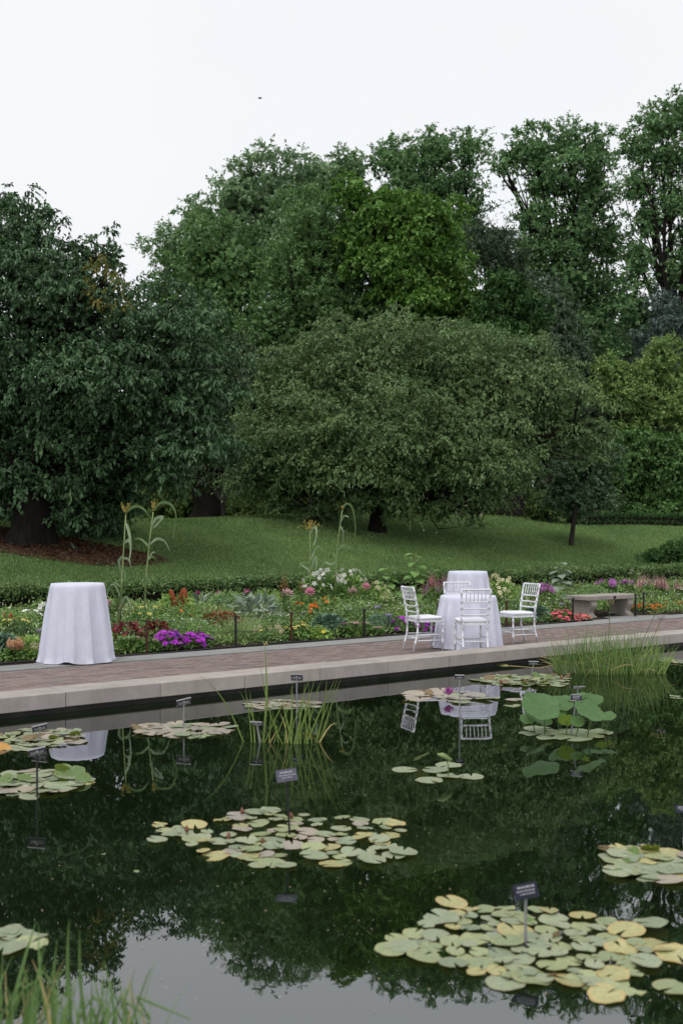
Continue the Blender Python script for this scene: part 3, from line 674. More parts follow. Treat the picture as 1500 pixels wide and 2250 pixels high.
def ring_tube(m, pts, r, rings=(), sides=8):
    """bamboo-look rod with raised rings"""
    P = [np.array(p, float) for p in pts]; out = []; rad = []
    seg = [np.linalg.norm(P[i+1]-P[i]) for i in range(len(P)-1)]; tot = sum(seg)
    def pos(s):
        for i, l in enumerate(seg):
            if s <= l or i == len(seg)-1: return P[i] + (P[i+1]-P[i])*min(1, s/l)
            s -= l
    st = [(0, r), (tot, r*.95)]
    c = 0
    for l in seg[:-1]: c += l; st.append((c, r))
    for g in rings:
        for d, k in ((-.012, 1.0), (-.005, 1.38), (.005, 1.38), (.012, 1.0)): st.append((g*tot + d, r*k))
    for s, q in sorted(st): out.append(pos(min(max(s, 0), tot))); rad.append(q)
    m.tube(out, rad, sides)
def chair_meshes():
    D = {}
    m = MB()
    for s in (-1,):
        pass
    fl = MB(); ring_tube(fl, [(0, 0, 0), (0, 0, .435)], .0145, (.30, .62, .86)); D['leg_front'] = fl.mesh('leg', M['chairpaint'], True)
    rl = MB(); ring_tube(rl, [(0, -.075, 0), (0, -.01, .25), (0, 0, .435)], .0145, (.30, .62, .88)); D['leg_rear'] = rl.mesh('leg', M['chairpaint'], True)
    bp_ = MB(); ring_tube(bp_, [(0, 0, .435), (0, -.012, .56), (0, -.06, .80), (0, -.085, .915)], .0145, (.28, .48, .66, .9)); D['post'] = bp_.mesh('back_post', M['chairpaint'], True)
    fm = MB()
    W, Dp, z = .40, .39, .435
    fm.box((0, Dp/2, z), (W, .032, .032)); fm.box((0, -Dp/2, z), (W*.95, .032, .032)); fm.box((-W/2+.016, 0, z), (.030, Dp-.03, .030)); fm.box((W/2-.016, 0, z), (.030, Dp-.03, .030))
    fm.box((0, 0, z+.008), (W-.05, Dp-.05, .012)); D['frame'] = fm.mesh('seat_frame', M['chairpaint'])
    cm = MB(); V = []; ns = 36; rows = [(-.002, .93), (.008, .99), (.022, 1.02), (.036, .98), (.045, .86), (.049, .6), (.050, .25)]
    for zz, k in rows:
        for i in range(ns):
            a = 2*math.pi*i/ns; e = .32
            x = math.copysign(abs(math.cos(a))**e, math.cos(a))*.205*k; y = math.copysign(abs(math.sin(a))**e, math.sin(a))*.20*k
            V.append((x, y, .453 + zz + .003*math.sin(3*a)*k))
    F = [(r*ns+i, r*ns+(i+1) % ns, (r+1)*ns+(i+1) % ns, (r+1)*ns+i) for r in range(len(rows)-1) for i in range(ns)] + [tuple((len(rows)-1)*ns+i for i in range(ns))]
    cm.add(V, F); D['cushion'] = cm.mesh('cushion', M['cushion'], True)
    for nm, (p0, p1) in {'str_side_hi': ((0, -.19, .235), (0, .195, .235)), 'str_side_lo': ((0, -.20, .155), (0, .195, .155))}.items():
        m = MB(); ring_tube(m, [p0, p1], .0095, (.5,)); D[nm] = m.mesh('stretcher', M['chairpaint'], True)
    for nm, y, z in (('str_front', .195, .195), ('str_rear', -.205, .195)):
        m = MB(); ring_tube(m, [(-.18, y, z), (.18, y, z)], .0095, (.5,)); D[nm] = m.mesh('stretcher', M['chairpaint'], True)
    def yb(z): return -.195 - .085*max(0, (z-.50)/.415)**1.05
    for nm, z, r in (('top_rail', .908, .0135), ('rail_b', .735, .0115), ('rail_c', .645, .0105), ('rail_d', .560, .0105)):
        m = MB(); hw = .168 + .022*(z-.435)/.48
        ring_tube(m, [(-hw-(.015 if nm == 'top_rail' else 0), yb(z), z), (0, yb(z)-.012, z), (hw+(.015 if nm == 'top_rail' else 0), yb(z), z)], r, (.08, .92)); D[nm] = m.mesh('rail', M['chairpaint'], True)
    for k in range(6):
        x = (k-2.5)*.0545; m = MB(); ring_tube(m, [(x*.97, yb(.735)-.010*(1-abs(x)/.19), .735), (x, yb(.908)-.010*(1-abs(x)/.19), .905)], .0068, (.35, .65), 6); D['sp%d' % k] = m.mesh('spindle', M['chairpaint'], True)
    for s in (-1, 1):
        m = MB(); c = np.array((s*.165, -.218, .462))
        for dx, dz in ((-.028, .018), (.028, .016)): m.tube([c, c+np.array((dx, -.012, dz)), c+np.array((dx*1.3, -.008, dz*.2)), c], .0045, 5)
        for dx in (-.022, .026): m.tube([c, c+np.array((dx*.5, -.014, -.035)), c+np.array((dx, -.006, -.09))], .0045, 5)
        D['tie%d' % s] = m.mesh('cushion_tie', M['cushion'], True)
    return D
CH = chair_meshes()
def chair(label, X, Y, fx, fy):
    t = thing('chiavari_chair', label, 'chair', (X, Y, PATH_Z), math.atan2(-fx, fy), 'white chairs round the low table')
    for s in (-1, 1):
        link('leg', CH['leg_front'], t, (s*.183, .19, 0)); link('leg', CH['leg_rear'], t, (s*.172, -.195, 0))
        link('back_post', CH['post'], t, (s*.172, -.195, 0), (0, s*.035, 0))
        link('stretcher', CH['str_side_hi'], t, (s*.178, 0, 0)); link('stretcher', CH['str_side_lo'], t, (s*.178, 0, 0))
        link('cushion_tie', CH['tie%d' % s], t)
    link('stretcher', CH['str_front'], t); link('stretcher', CH['str_rear'], t)
    link('seat_frame', CH['frame'], t); link('cushion', CH['cushion'], t)
    for k in ('top_rail', 'rail_b', 'rail_c', 'rail_d'): link('rail', CH[k], t)
    for k in range(6): link('spindle', CH['sp%d' % k], t)
    return t
chair('white chair left of the low table, seen from its side facing right', 1.20, 14.72, .92, .36)
chair('white chair in front of the low table with its back to the camera', 1.80, 14.22, -.12, 1)
chair('white chair right of the low table, facing left', 2.66, 15.58, -.9, -.42)
chair('white chair behind the low table, only its top rail showing', 1.83, 15.92, .03, -1)

# stone garden bench beside the path
def stone_bench(label, loc, rz, Lb, Db, Hb, th, name='stone_bench', plaque=True, k=1.0):
    t = thing(name, label, 'bench', loc, rz)
    s = bevel_box(Lb, Db, th, .008); o = s.build('seat', M['bench'], t, loc=(Lb/2, Db/2, Hb - th/2))
    hh = Hb - th
    prof = [(.06, 0), (.06, .05), (.10, .07), (.125, .12), (.10, .19), (.045, .25), (.03, .30), (.05, .345), (.05, 1)]
    pts = [(y, min(z, 1)*1.0) for y, z in prof]
    front = [(.02, 0), (.02, .10), (.07, .14), (.105, .28), (.09, .42), (.045, .56), (.018, .70), (.018, .84), (.045, .93), (.045, 1)]
    poly = [(y, z*hh) for y, z in front] + [(Db - y, z*hh) for y, z in reversed(front)]
    for x in (.20*k, Lb - .20*k):
        m = MB(); n_ = len(poly); wth = .17*k
        V = [(x - wth/2, y, z) for y, z in poly] + [(x + wth/2, y, z) for y, z in poly]
        F = [(i, (i+1) % n_, n_ + (i+1) % n_, n_ + i) for i in range(n_)]
        nf_ = len(front)
        for i in range(nf_-1):
            a, b, c, d = i, i+1, n_-2-i, n_-1-i
            F.append((d, c, b, a)); F.append((n_+a, n_+b, n_+c, n_+d))
        m.add(V, F); m.build('support', M['bench'], t)
    if plaque:
        m = MB(); m.box((Lb*.52, -.003, Hb - th*.5), (.075, .008, .05)); m.build('plaque', M['plate_dark'], t)
    return t
bX, bY = on_n(1292, 3.62)
stone_bench('pale stone bench with scrolled supports and small dark plaque beside the path', (bX, bY, .1065), ANG, 1.58, .56, .445, .085)
fX, fY = (996-CX)/F_PX*41.5, 41.5
stone_bench('grey stone bench half hidden under the weeping tree', (fX, fY, float(lawn_z(fX, fY)) - .02), 0, 1.35, .45, .52, .10, plaque=False)
# low brick wall far right behind the clipped hedge
wl = thing('garden_wall', 'low reddish brick wall behind the far right hedge', 'wall', (11.2, 49.0, 2.70))
m = MB(); m.box((6, 0, .22), (12, .25, .50)); m.build('wall', M['brick'], wl)
m = MB(); m.box((6, 0, .50), (12.1, .33, .06)); m.build('coping', M['bench'], wl)

# ------------------------------------------------------------------ bed edging, wire fences, plant labels
m = MB(); pts = [un(u, 3.31 + .02*math.sin(u*2.3), .118 + .012*math.sin(u*1.7)) for u in np.linspace(-3, 12.1, 60)]; m.tube(pts, .013, 6)
tag(m.build('bed_edging', M['black']), kind='structure')
m = MB(); m.tube([un(u, 3.31 + .02*math.sin(u*2.3), .118 + .012*math.sin(u*1.7)) for u in np.linspace(14.95, 20, 20)], .013, 6)
tag(m.build('bed_edging', M['black']), kind='structure')
def fence(label, posts, h=.47):
    a0 = posts[0]; X, Y = on_n(a0[0], a0[1]); t = thing('wire_fence', label, 'fence', (X, Y, bed_z(a0[1]))); o3 = np.array((X, Y, bed_z(a0[1])))
    tops = []
    for px, n, mt in posts:
        X, Y = on_n(px, n); p = np.array((X, Y, bed_z(n))) - o3
        mb = MB(); mb.box(p + np.array((0, 0, h/2 - .02)), (.026, .026, h), ANG); mb.box(p + np.array((0, 0, h - .015)), (.040, .034, .03), ANG)
        po = mb.build('post', M[mt], t)
        mb = MB(); mb.tube([p + np.array((-.04, 0, h-.01)), p + np.array((.04, 0, h-.01))], .008, 5); mb.build('wire_clip', M['black'], po)
        tops.append(p + np.array((0, 0, h - .01)))
    for hh in (0, -.22):
        mb = MB()
        for a, b in zip(tops, tops[1:]):
            mb.tube([a*(1-q) + b*q + np.array((0, 0, hh - .03*4*q*(1-q))) for q in np.linspace(0, 1, 7)], .0035, 4, caps=False)
        mb.build('wire', M['wire'], t)
fence('low wire fence with rusty posts along the front of the bed left of the bench', [(-90, 3.45, 'rust'), (115, 3.45, 'black'), (323, 3.45, 'rust'), (518, 3.42, 'black'), (640, 3.45, 'rust'), (800, 3.42, 'black'), (962, 3.45, 'rust'), (1112, 3.45, 'rust'), (1258, 3.36, 'black')])
fence('short wire fence with two dark posts right of the bench', [(1395, 3.45, 'black'), (1413, 3.62, 'black'), (1560, 3.45, 'black')])

def sign(name, label, X, Y, z0, hstem, pw, ph, face, tilt, pmat, back=True, lean=(0, 0), stem_r=.007, stem='steel', group=None, text=True, roll=0.0):
    """stake with a tilted plate; face = yaw of the side the plate's text looks to (0 = towards the camera)"""
    t = thing(name, label, 'sign', (X, Y, z0), face, group)
    top = np.array((lean[0], lean[1], hstem))
    m = MB(); m.tube([(0, 0, -.03), top], stem_r, 6); m.build('stem', M[stem], t)
    ct, st = math.cos(tilt), math.sin(tilt)
    ax = np.array(((1, 0, 0), (0, st, ct), (0, -ct, st)))          # plate plane: x, up-slope, normal towards -Y (camera) and up
    cr_, sr_ = math.cos(roll), math.sin(roll); ax = np.array((ax[0]*cr_ + ax[1]*sr_, ax[1]*cr_ - ax[0]*sr_, ax[2]))
    c = top + np.array((0, -.004, .012))
    m = MB(); m.box(c, (pw, ph, .006), axes=ax); p = m.build('plate', M[pmat], t)
    if text:
        m = MB(); r_ = random.Random(int(X*100))
        for i, (yy, wd, hh) in enumerate(((.24, .62, .13), (.0, .74, .08), (-.2, .5, .07))):
            x = -wd/2
            while x < wd/2:
                l = r_.uniform(.05, .13); m.box(c + ax[0]*(x+l/2)*pw + ax[1]*yy*ph + ax[2]*.0042, (l*pw, hh*ph, .0012), axes=ax); x += l + .035
        m.build('lettering', M['text'], p)
    if back:
        m = MB(); m.box(c - ax[2]*.010, (pw*.75, ph*.28, .012), axes=ax); m.box(c - ax[2]*.012 - ax[1]*ph*.05, (pw*.12, ph*.7, .018), axes=ax); m.build('bracket', M['steel'], t)
        m = MB()
        for sy in (-1, 1): m.box(c + ax[1]*sy*ph*.5, (pw*1.02, .006, .010), axes=ax)
        m.build('rim', M['steel'], p)
    return t
def water_sign(label, px, py_base, py_plate, pw_px, face, tilt, pmat, plean=0, back=True, stem='steel', text=True, roll=0.0):
    X, Y = on_water(px, py_base); s = F_PX/Y
    hs = (py_base - py_plate)/s - .01; pw = pw_px/s
    return sign('plant_sign', label, X, Y, 0, hs, pw, pw*.62, face, tilt, pmat, back, (plean*math.cos(face), 0), stem=stem, text=text, roll=roll, group='plant signs standing in the pond')
PI = math.pi
water_sign('grey sign seen from behind over the pale lily patch near the kerb', 404, 1606, 1543, 32, PI + .55, .75, 'plate_slate', roll=-.25)
water_sign('grey sign seen from behind over the farthest left lily patch', 88, 1632, 1600, 32, PI + .55, .75, 'plate_slate', roll=-.25)
water_sign('long-stemmed grey sign over the left lily patch below the first', 82, 1752, 1652, 38, PI + .5, .8, 'plate_slate', stem='black', roll=-.25)
water_sign('grey sign behind the tall reeds, close to the kerb', 652, 1578, 1489, 26, PI - .1, .55, 'plate_slate')
water_sign('tilted grey sign at the foot of the tall reeds', 572, 1632, 1590, 27, PI - .25, 1.1, 'plate_slate', -.03)
water_sign('slate sign facing the camera over the middle lily patch', 637, 1838, 1704, 46, .12, .62, 'plate_slate', -.02, back=False, stem='black', roll=.12)
water_sign('thin-stemmed sign beside the purple water lily', 1009, 1580, 1488, 20, PI - .1, .8, 'plate_dark')
water_sign('leaning pale sign over the reddish lily patch near the rushes', 1162, 1500, 1457, 21, PI - .15, .95, 'plate_slate', .05)
water_sign('black sign leaning among the lotus leaves', 1252, 1615, 1533, 24, -.5, .6, 'plate_dark', .06)
water_sign('low sign lying almost flat behind the lotus', 1268, 1545, 1510, 28, PI + .3, 1.35, 'plate_dark')
water_sign('dark lettered sign in the large lily patch nearest the camera', 1154, 2076, 1958, 54, -.15, .55, 'plate_dark', back=False, roll=.24)
water_sign('dark sign cut off by the right edge of the photo', 1503, 1890, 1779, 42, -.1, 1.2, 'plate_dark', back=False)
def bed_sign(label, px, n, py, pwpx, face=.2):
    X, Y = on_n(px, n); z0 = bed_z(n); s = F_PX/Y
    sign('bed_label', label, X, Y, z0, zpix(py, Y) - z0, pwpx/s, pwpx/s*.6, face, 1.0, 'plate_slate', False, stem='black', group='plant labels in the flower bed')
bed_sign('small grey plant label just left of the lone table', 89, 3.65, 1387, 17)
bed_sign('small grey plant label among the white flowers left of the chairs', 828, 4.9, 1334, 17)
bed_sign('small grey plant label beside the violet petunias left of the chair', 853, 3.75, 1352, 18, .5)
bed_sign('small grey plant label behind the coral petunias', 1233, 4.1, 1328, 13, .4)

# ------------------------------------------------------------------ pond plants
def pad_mesh(kind, seed, mat):
    r_ = random.Random(seed); ns = 22; notch = .16
    V = [(0.04, 0, .012)]; F = []
    A = [notch + (2*math.pi - 2*notch)*i/(ns-1) for i in range(ns)]
    w1, w2 = r_.uniform(0, 6), r_.uniform(0, 6)
    for q in (.6, 1.0):
        for a in A:
            r = q*(1 + .035*math.sin(3*a + w1) + .025*math.sin(7*a + w2)*q)
            z = .012 + (.05*max(0, math.sin(2*a + w2))**3 + .03*math.sin(4*a + w1))*q**3 if kind else .012 + .01*math.sin(4*a + w1)*q**3
            V.append((r*math.cos(a), r*math.sin(a), z))
    for i in range(ns-1): F += [(0, 1+i, 2+i), (1+i, 1+ns+i, 2+ns+i, 2+i)]
    m = MB(); m.add(V, F); return m.mesh('lily_pad', mat, True)
def padmat(name, c, edge, back=None):
    m, t, o = new_mat(name); tc = N(t, 'ShaderNodeTexCoord')
    ln = N(t, 'ShaderNodeVectorMath', operation='LENGTH'); t.links.new(tc.outputs['Object'], ln.inputs[0])
    f = noise(t, 3.0, 4); rf = rand_fac(t)
    c0 = mixc(t, .8, c, ramp(t, f, [(.3, (.75, .78, .72)), (.72, (1.25, 1.2, 1.15))]), 'MULTIPLY')
    c0 = mixc(t, .7, c0, ramp(t, rf, [(0, (.75, .8, .8)), (1, (1.2, 1.15, 1.05))]), 'MULTIPLY')
    e = ramp(t, ln.outputs['Value'], [(.72, (0, 0, 0)), (1.0, (1, 1, 1))]); ms = N(t, 'ShaderNodeMath', operation='MULTIPLY')
    t.links.new(e, ms.inputs[0]); t.links.new(noise(t, 2.0, 3), ms.inputs[1])
    sp = N(t, 'ShaderNodeSeparateXYZ'); t.links.new(tc.outputs['Object'], sp.inputs[0])
    at2 = N(t, 'ShaderNodeMath', operation='ARCTAN2'); t.links.new(sp.outputs[1], at2.inputs[0]); t.links.new(sp.outputs[0], at2.inputs[1])
    mu = N(t, 'ShaderNodeMath', operation='MULTIPLY'); t.links.new(at2.outputs[0], mu.inputs[0]); mu.inputs[1].default_value = 13
    cs = N(t, 'ShaderNodeMath', operation='COSINE'); t.links.new(mu.outputs[0], cs.inputs[0])
    c0 = mixc(t, .8, c0, ramp(t, cs.outputs[0], [(.8, (1, 1, 1)), (1, (1.22, 1.2, 1.05))]), 'MULTIPLY')
    sp_ = noise(t, 14, 2); c0 = mixc(t, ramp(t, sp_, [(.70, (0, 0, 0)), (.76, (.8, .8, .8))]), c0, (.13, .085, .035))
    c1 = mixc(t, ms.outputs[0], c0, edge)
    g = N(t, 'ShaderNodeNewGeometry'); c2 = mixc(t, g.outputs['Backfacing'], c1, back or (.16, .20, .03))
    principled(t, o, c2, .33, .6, f, .25, .02, .12); return m
PM = {'green': padmat('pad_green', (.285, .335, .235), (.33, .32, .19)), 'lime': padmat('pad_lime', (.305, .355, .205), (.40, .36, .15)),
      'yellow': padmat('pad_yellow', (.40, .39, .20), (.58, .33, .09)), 'pink': padmat('pad_pink', (.37, .335, .30), (.36, .27, .21)),
      'brown': padmat('pad_brown', (.16, .11, .045), (.12, .06, .03)), 'orange': padmat('pad_orange', (.58, .28, .05), (.5, .2, .04)), 'leafgreen': padmat('pad_leafgreen', (.10, .17, .04), (.14, .17, .04), (.18, .24, .03))}
PADS = {k: [pad_mesh(i % 2, i*7 + 3, PM[k]) for i in range(4)] for k in PM}
M['bud'] = plain('lily_bud', (.17, .075, .045), .5, .3, .3, 20); M['purple'] = petal('purple_lily', (.34, .07, .30))
M['lilyheart'] = petal('lily_heart', (.75, .45, .06))
def bud_mesh():
    m = MB(); V = []; ns = 7
    for z, r in ((0, .12), (.25, .30), (.6, .26), (1, .03)):
        for k in range(ns): a = 2*math.pi*k/ns; V.append((math.cos(a)*r, math.sin(a)*r, z))
    m.add(V, [(i*ns+k, i*ns+(k+1) % ns, (i+1)*ns+(k+1) % ns, (i+1)*ns+k) for i in range(3) for k in range(ns)]); return m.mesh('flower_bud', M['bud'], True)
BUD = bud_mesh()
def lily(label, px, py, rx, ry, count, rad, mix, seed, buds=0, raised=0, extra=(), minsep=1.3, raised_cols=('leafgreen',)):
    r_ = random.Random(seed); X0, Y0 = on_water(px, py); Rx = rx/F_PX*Y0
    Ry = (on_water(px, py - ry)[1] - on_water(px, py + ry)[1])/2
    t = thing('water_lily', label, 'water lily', (X0, Y0, 0)); pts = []; tries = 0
    cols = [c for c, n_ in mix for _ in range(n_)]
    while len(pts) < count and tries < 9000:
        tries += 1; a = r_.uniform(0, 6.283); q = math.sqrt(r_.random())
        x, y = Rx*q*math.cos(a)*(1 + .12*math.sin(3*a+seed)), Ry*q*math.sin(a)*(1 + .1*math.sin(4*a))
        s = rad*r_.choice((.6, .8, .95, 1, 1.1, 1.25))
        if all((x-u)**2 + (y-v)**2 > (minsep*.5*(s+w_))**2 for u, v, w_ in pts): pts.append((x, y, s))
    for e in extra:
        ex, ey = on_water(e[0], e[1]); pts.append((ex - X0, ey - Y0, e[2]))
    for i, (x, y, s) in enumerate(pts):
        edge_q = math.hypot(x/max(Rx, .01), y/max(Ry, .01))
        c = r_.choice(cols)
        if edge_q > .72 and ('yellow' in cols or 'orange' in cols) and r_.random() < .10: c = r_.choice([k for k in cols if k in ('yellow', 'orange')])
        if i >= count and len(extra[i-len(pts)]) > 3 if extra and i >= len(pts)-len(extra) else False: c = extra[i-len(pts)][3]
        link('lily_pad', r_.choice(PADS[c]), t, (x, y, .0015 + .0011*(i % 17)), (r_.uniform(-.10, .10), r_.uniform(-.10, .10), r_.uniform(0, 6.28)), s)
    for k in range(raised):
        x, y, s = r_.choice(pts); s *= .62
        link('raised_leaf', r_.choice(PADS[r_.choice(raised_cols)]), t, (x + r_.uniform(-1, 1)*rad, y + r_.uniform(-1, 1)*rad*.5, s*.45), (r_.uniform(-1.0, .5), r_.uniform(-.7, .7), r_.uniform(0, 6.28)), s)
    for k in range(buds):
        x, y, s = r_.choice(pts); link('flower_bud', BUD, t, (x + r_.uniform(-.05, .05), y + r_.uniform(-.05, .05), .01), (r_.uniform(-.3, .3), r_.uniform(-.3, .3), 0), rad*.72)
    return t
lily('lily patch with green and yellow-edged pads and brown buds in mid pond', 640, 1842, 275, 62, 84, .062, [('green', 13), ('pink', 2), ('lime', 3), ('yellow', 1)], 5, buds=5, minsep=1.4,
     extra=((886, 1877, .078, 'green'), (352, 1813, .05, 'yellow'), (398, 1831, .075, 'green'), (730, 1900, .07, 'yellow'), (835, 1852, .06, 'yellow'), (598, 1898, .075, 'lime'), (545, 1884, .06, 'yellow')))
lily('large lily patch with broad lime and yellowing pads nearest the camera', 1165, 2072, 265, 82, 92, .065, [('green', 12), ('lime', 9), ('yellow', 1)], 11, raised=4, minsep=1.5, raised_cols=('leafgreen', 'brown'),
     extra=((992, 1990, .075, 'yellow'), (1430, 2036, .075, 'yellow'), (1370, 2168, .085, 'yellow'), (1290, 2158, .085, 'lime'), (1110, 2160, .08, 'lime'), (1480, 2172, .08, 'yellow'), (1485, 2100, .09, 'lime'), (1440, 2080, .09, 'green'), (862, 2088, .075, 'lime'), (1165, 2150, .08, 'lime'), (1330, 2190, .07, 'yellow')))
lily('lily patch with upturned green leaves cut by the right edge', 1440, 1902, 118, 36, 32, .078, [('green', 6), ('lime', 3), ('yellow', 2), ('pink', 1)], 21, raised=8, minsep=1.0, extra=((1340, 1872, .07, 'brown'), (1360, 1882, .07, 'green'), (1490, 1935, .08, 'yellow')))
lily('lily patch with frilled grey-green pads around the long-stemmed left sign', 75, 1722, 118, 27, 34, .092, [('green', 8), ('pink', 2)], 31, raised=7, minsep=1.0, extra=((188, 1722, .075, 'yellow'), (150, 1703, .09, 'green')))
lily('farthest left lily patch touching the table reflection', 70, 1625, 105, 23, 52, .075, [('green', 7), ('lime', 2), ('pink', 2), ('brown', 1)], 41, raised=6, minsep=.95, extra=((160, 1618, .08, 'lime'),), raised_cols=('leafgreen', 'brown'))
lily('pale pinkish lily patch under the grey sign near the kerb', 405, 1604, 108, 14, 42, .085, [('pink', 6), ('green', 2), ('lime', 1)], 51, raised=2, minsep=.95, raised_cols=('brown',))
lily('small flat pinkish lily patch behind the tall reeds', 625, 1549, 80, 9, 44, .065, [('pink', 6), ('green', 2), ('brown', 1)], 61, minsep=.95)
tl = lily('flat pinkish lily pads with one purple flower below the kerb', 975, 1531, 85, 14, 16, .13, [('pink', 7), ('green', 2)], 71, minsep=1.2, raised=2, raised_cols=('brown',), extra=((1130, 1541, .10, 'pink'), (1125, 1551, .09, 'lime')))
def lily_flower():
    m = MB(); r_ = random.Random(3)
    for ring, (n_, el, l) in enumerate(((8, .55, 1), (7, .95, .95), (5, 1.25, .85))):
        for k in range(n_):
            a = 2*math.pi*k/n_ + ring*.4; d = np.array((math.cos(a)*math.cos(el), math.sin(a)*math.cos(el), math.sin(el))); s_ = np.array((-math.sin(a), math.cos(a), 0))
            m.add([(0, 0, 0), d*l*.55 + s_*.13, d*l, d*l*.55 - s_*.13], [(0, 1, 2, 3)], 0)
    m.tube([(0, 0, .1), (0, 0, .5)], [.16, .05], 6, 1); return m.mesh('lily_flower', [M['purple'], M['lilyheart']])
fx_, fy_ = on_water(985, 1538); link('flower', lily_flower(), tl, (fx_ - tl.location.x, fy_ - tl.location.y, .05), scale=.11)['label'] = 'purple water lily bloom'
lily('dense lily patch with reddish upright leaves near the rushes', 1155, 1496, 100, 12, 64, .085, [('green', 6), ('lime', 3), ('brown', 1)], 81, raised=22, minsep=.9, raised_cols=('leafgreen', 'brown', 'brown'), buds=3)
lily('few small pads by the kerb at the right edge', 1470, 1452, 35, 5, 12, .08, [('green', 4), ('lime', 2)], 91, minsep=1)
lily('two pale pads at the right edge in front of the rushes', 1492, 1532, 20, 5, 3, .11, [('green', 1)], 93, minsep=1.2)
lily('big pale lily leaves cut off at the lower left edge', 20, 2066, 62, 22, 5, .12, [('green', 3), ('lime', 1)], 97, minsep=1.0)
lg = thing('water_lily', 'small group of flat grey-green pads with one rolled leaf', 'water lily', (*on_water(960, 1700), 0))
for i, (px, py, rr, tl_) in enumerate(((888, 1692, .095, 0), (925, 1681, .07, .5), (955, 1692, .095, .03), (985, 1682, .10, 0), (943, 1715, .098, 0), (987, 1705, .095, .06), (1035, 1707, .092, 0))):
    x, y = on_water(px, py); link('lily_pad', PADS['green'][i % 4], lg, (x - lg.location.x, y - lg.location.y, .003 + (.06 if tl_ > .3 else 0)), (-tl_, tl_*.6, i*1.3), rr)
x, y = on_water(984, 1708); o3 = np.array((x - lg.location.x, y - lg.location.y, 0)); top = o3 + np.array((-.012, 0, .13))
m = MB(); m.tube([o3, o3 + np.array((.004, 0, .07)), top], .004, 5); m.build('stem', M['stem'], lg)
m = MB(); m.tube([top + np.array((-.065, 0, .035)), top + np.array((-.03, 0, .03)), top + np.array((.035, 0, -.008))], [.006, .018, .012], 7); m.build('rolled_leaf', M['stem_pale'], lg, smooth=True)

# lotus
def lotus_leaf(seed, wav):
    r_ = random.Random(seed); ns, nr = 36, 6; V = [(0, 0, -.10)]; p1, p2 = r_.uniform(0, 6), r_.uniform(0, 6)
    for j in range(1, nr+1):
        q = j/nr
        for k in range(ns):
            a = 2*math.pi*k/ns; r = q*(1 + .04*math.sin(4*a+p1)*q); z = -.10 + .16*q**1.3 + wav*(math.sin(4*a+p1)*.6 + math.sin(7*a+p2)*.4)*q**2.5
            V.append((r*math.cos(a), r*math.sin(a), z))
    F = [(0, 1+k, 1+(k+1) % ns) for k in range(ns)] + [(1+(j-1)*ns+k, 1+j*ns+k, 1+j*ns+(k+1) % ns, 1+(j-1)*ns+(k+1) % ns) for j in range(1, nr) for k in range(ns)]
    m = MB(); m.add(V, F); return m
def make_lotusmat():
    m, t, o = new_mat('lotus_leaf'); tc = N(t, 'ShaderNodeTexCoord'); sp = N(t, 'ShaderNodeSeparateXYZ'); t.links.new(tc.outputs['Object'], sp.inputs[0])
    at2 = N(t, 'ShaderNodeMath', operation='ARCTAN2'); t.links.new(sp.outputs[1], at2.inputs[0]); t.links.new(sp.outputs[0], at2.inputs[1])
    mu = N(t, 'ShaderNodeMath', operation='MULTIPLY'); t.links.new(at2.outputs[0], mu.inputs[0]); mu.inputs[1].default_value = 20
    cs = N(t, 'ShaderNodeMath', operation='COSINE'); t.links.new(mu.outputs[0], cs.inputs[0])
    f = noise(t, 4, 3)
    c = mixc(t, .8, ramp(t, f, [(.3, (.055, .13, .045)), (.7, (.088, .178, .064))]), ramp(t, cs.outputs[0], [(.86, (1, 1, 1)), (1, (1.5, 1.5, 1.2))]), 'MULTIPLY')
    g = N(t, 'ShaderNodeNewGeometry'); c = mixc(t, g.outputs['Backfacing'], c, (.17, .25, .04))
    principled(t, o, c, .5, .4, cs.outputs[0], .08, .01, .3, (.22, .34, .04)); return m
M['lotus'] = make_lotusmat()
x0, y0 = on_water(1235, 1617); lt = thing('lotus_plant', 'lotus with large wavy raised leaves and floating pads', 'lotus', (x0, y0, 0))
sY = F_PX/y0
for i, (px, py, rpx, tx, ty, bpx, dY) in enumerate(((1187, 1552, 47, .60, .10, 1196, -.05), (1294, 1562, 38, .50, -.35, 1288, -.1), (1262, 1534, 40, -.2, .2, 1262, .45), (1243, 1583, 20, .8, -.4, 1240, -.02), (1182, 1575, 34, -.5, .3, 1200, .15), (1222, 1560, 26, .1, .9, 1225, .2), (1336, 1574, 18, .3, -.4, 1325, .1), (1325, 1567, 20, .2, .2, 1320, .35), (1232, 1545, 30, -.4, -.3, 1230, .3), (1300, 1538, 26, -.3, .3, 1295, .5), (1160, 1578, 20, .2, .6, 1175, .1), (1268, 1585, 17, .7, .3, 1262, -.1))):
    Y = y0 + dY; c = at(px, py, Y) - np.array((x0, y0, 0)); r = .92*rpx/F_PX*Y
    link('raised_leaf', lotus_leaf(i, .10).mesh('raised_leaf', M['lotus'], True), lt, c, (tx, ty, i*1.1), r)
    b = np.array(((bpx-CX)/F_PX*Y - x0, dY, -.02)); mid = (b + c)/2 + np.array((.015, 0, .02))
    m = MB(); m.tube([b, mid, c + np.array((0, 0, -.1*r))], [.006, .0055, .005], 6); m.build('stem', M['stem'], lt)
for i, (px, py, rpx) in enumerate(((1180, 1602, 32), (1163, 1613, 24), (1210, 1611, 36), (1262, 1611, 40), (1258, 1623, 42), (1316, 1611, 30), (1305, 1620, 22), (1200, 1624, 24))):
    x, y = on_water(px, py); link('floating_leaf', PADS['green'][i % 4] if i != 6 else PADS['lime'][0], lt, (x - x0, y - y0, .004 + i*.0012), (0, 0, i), rpx/F_PX*y)

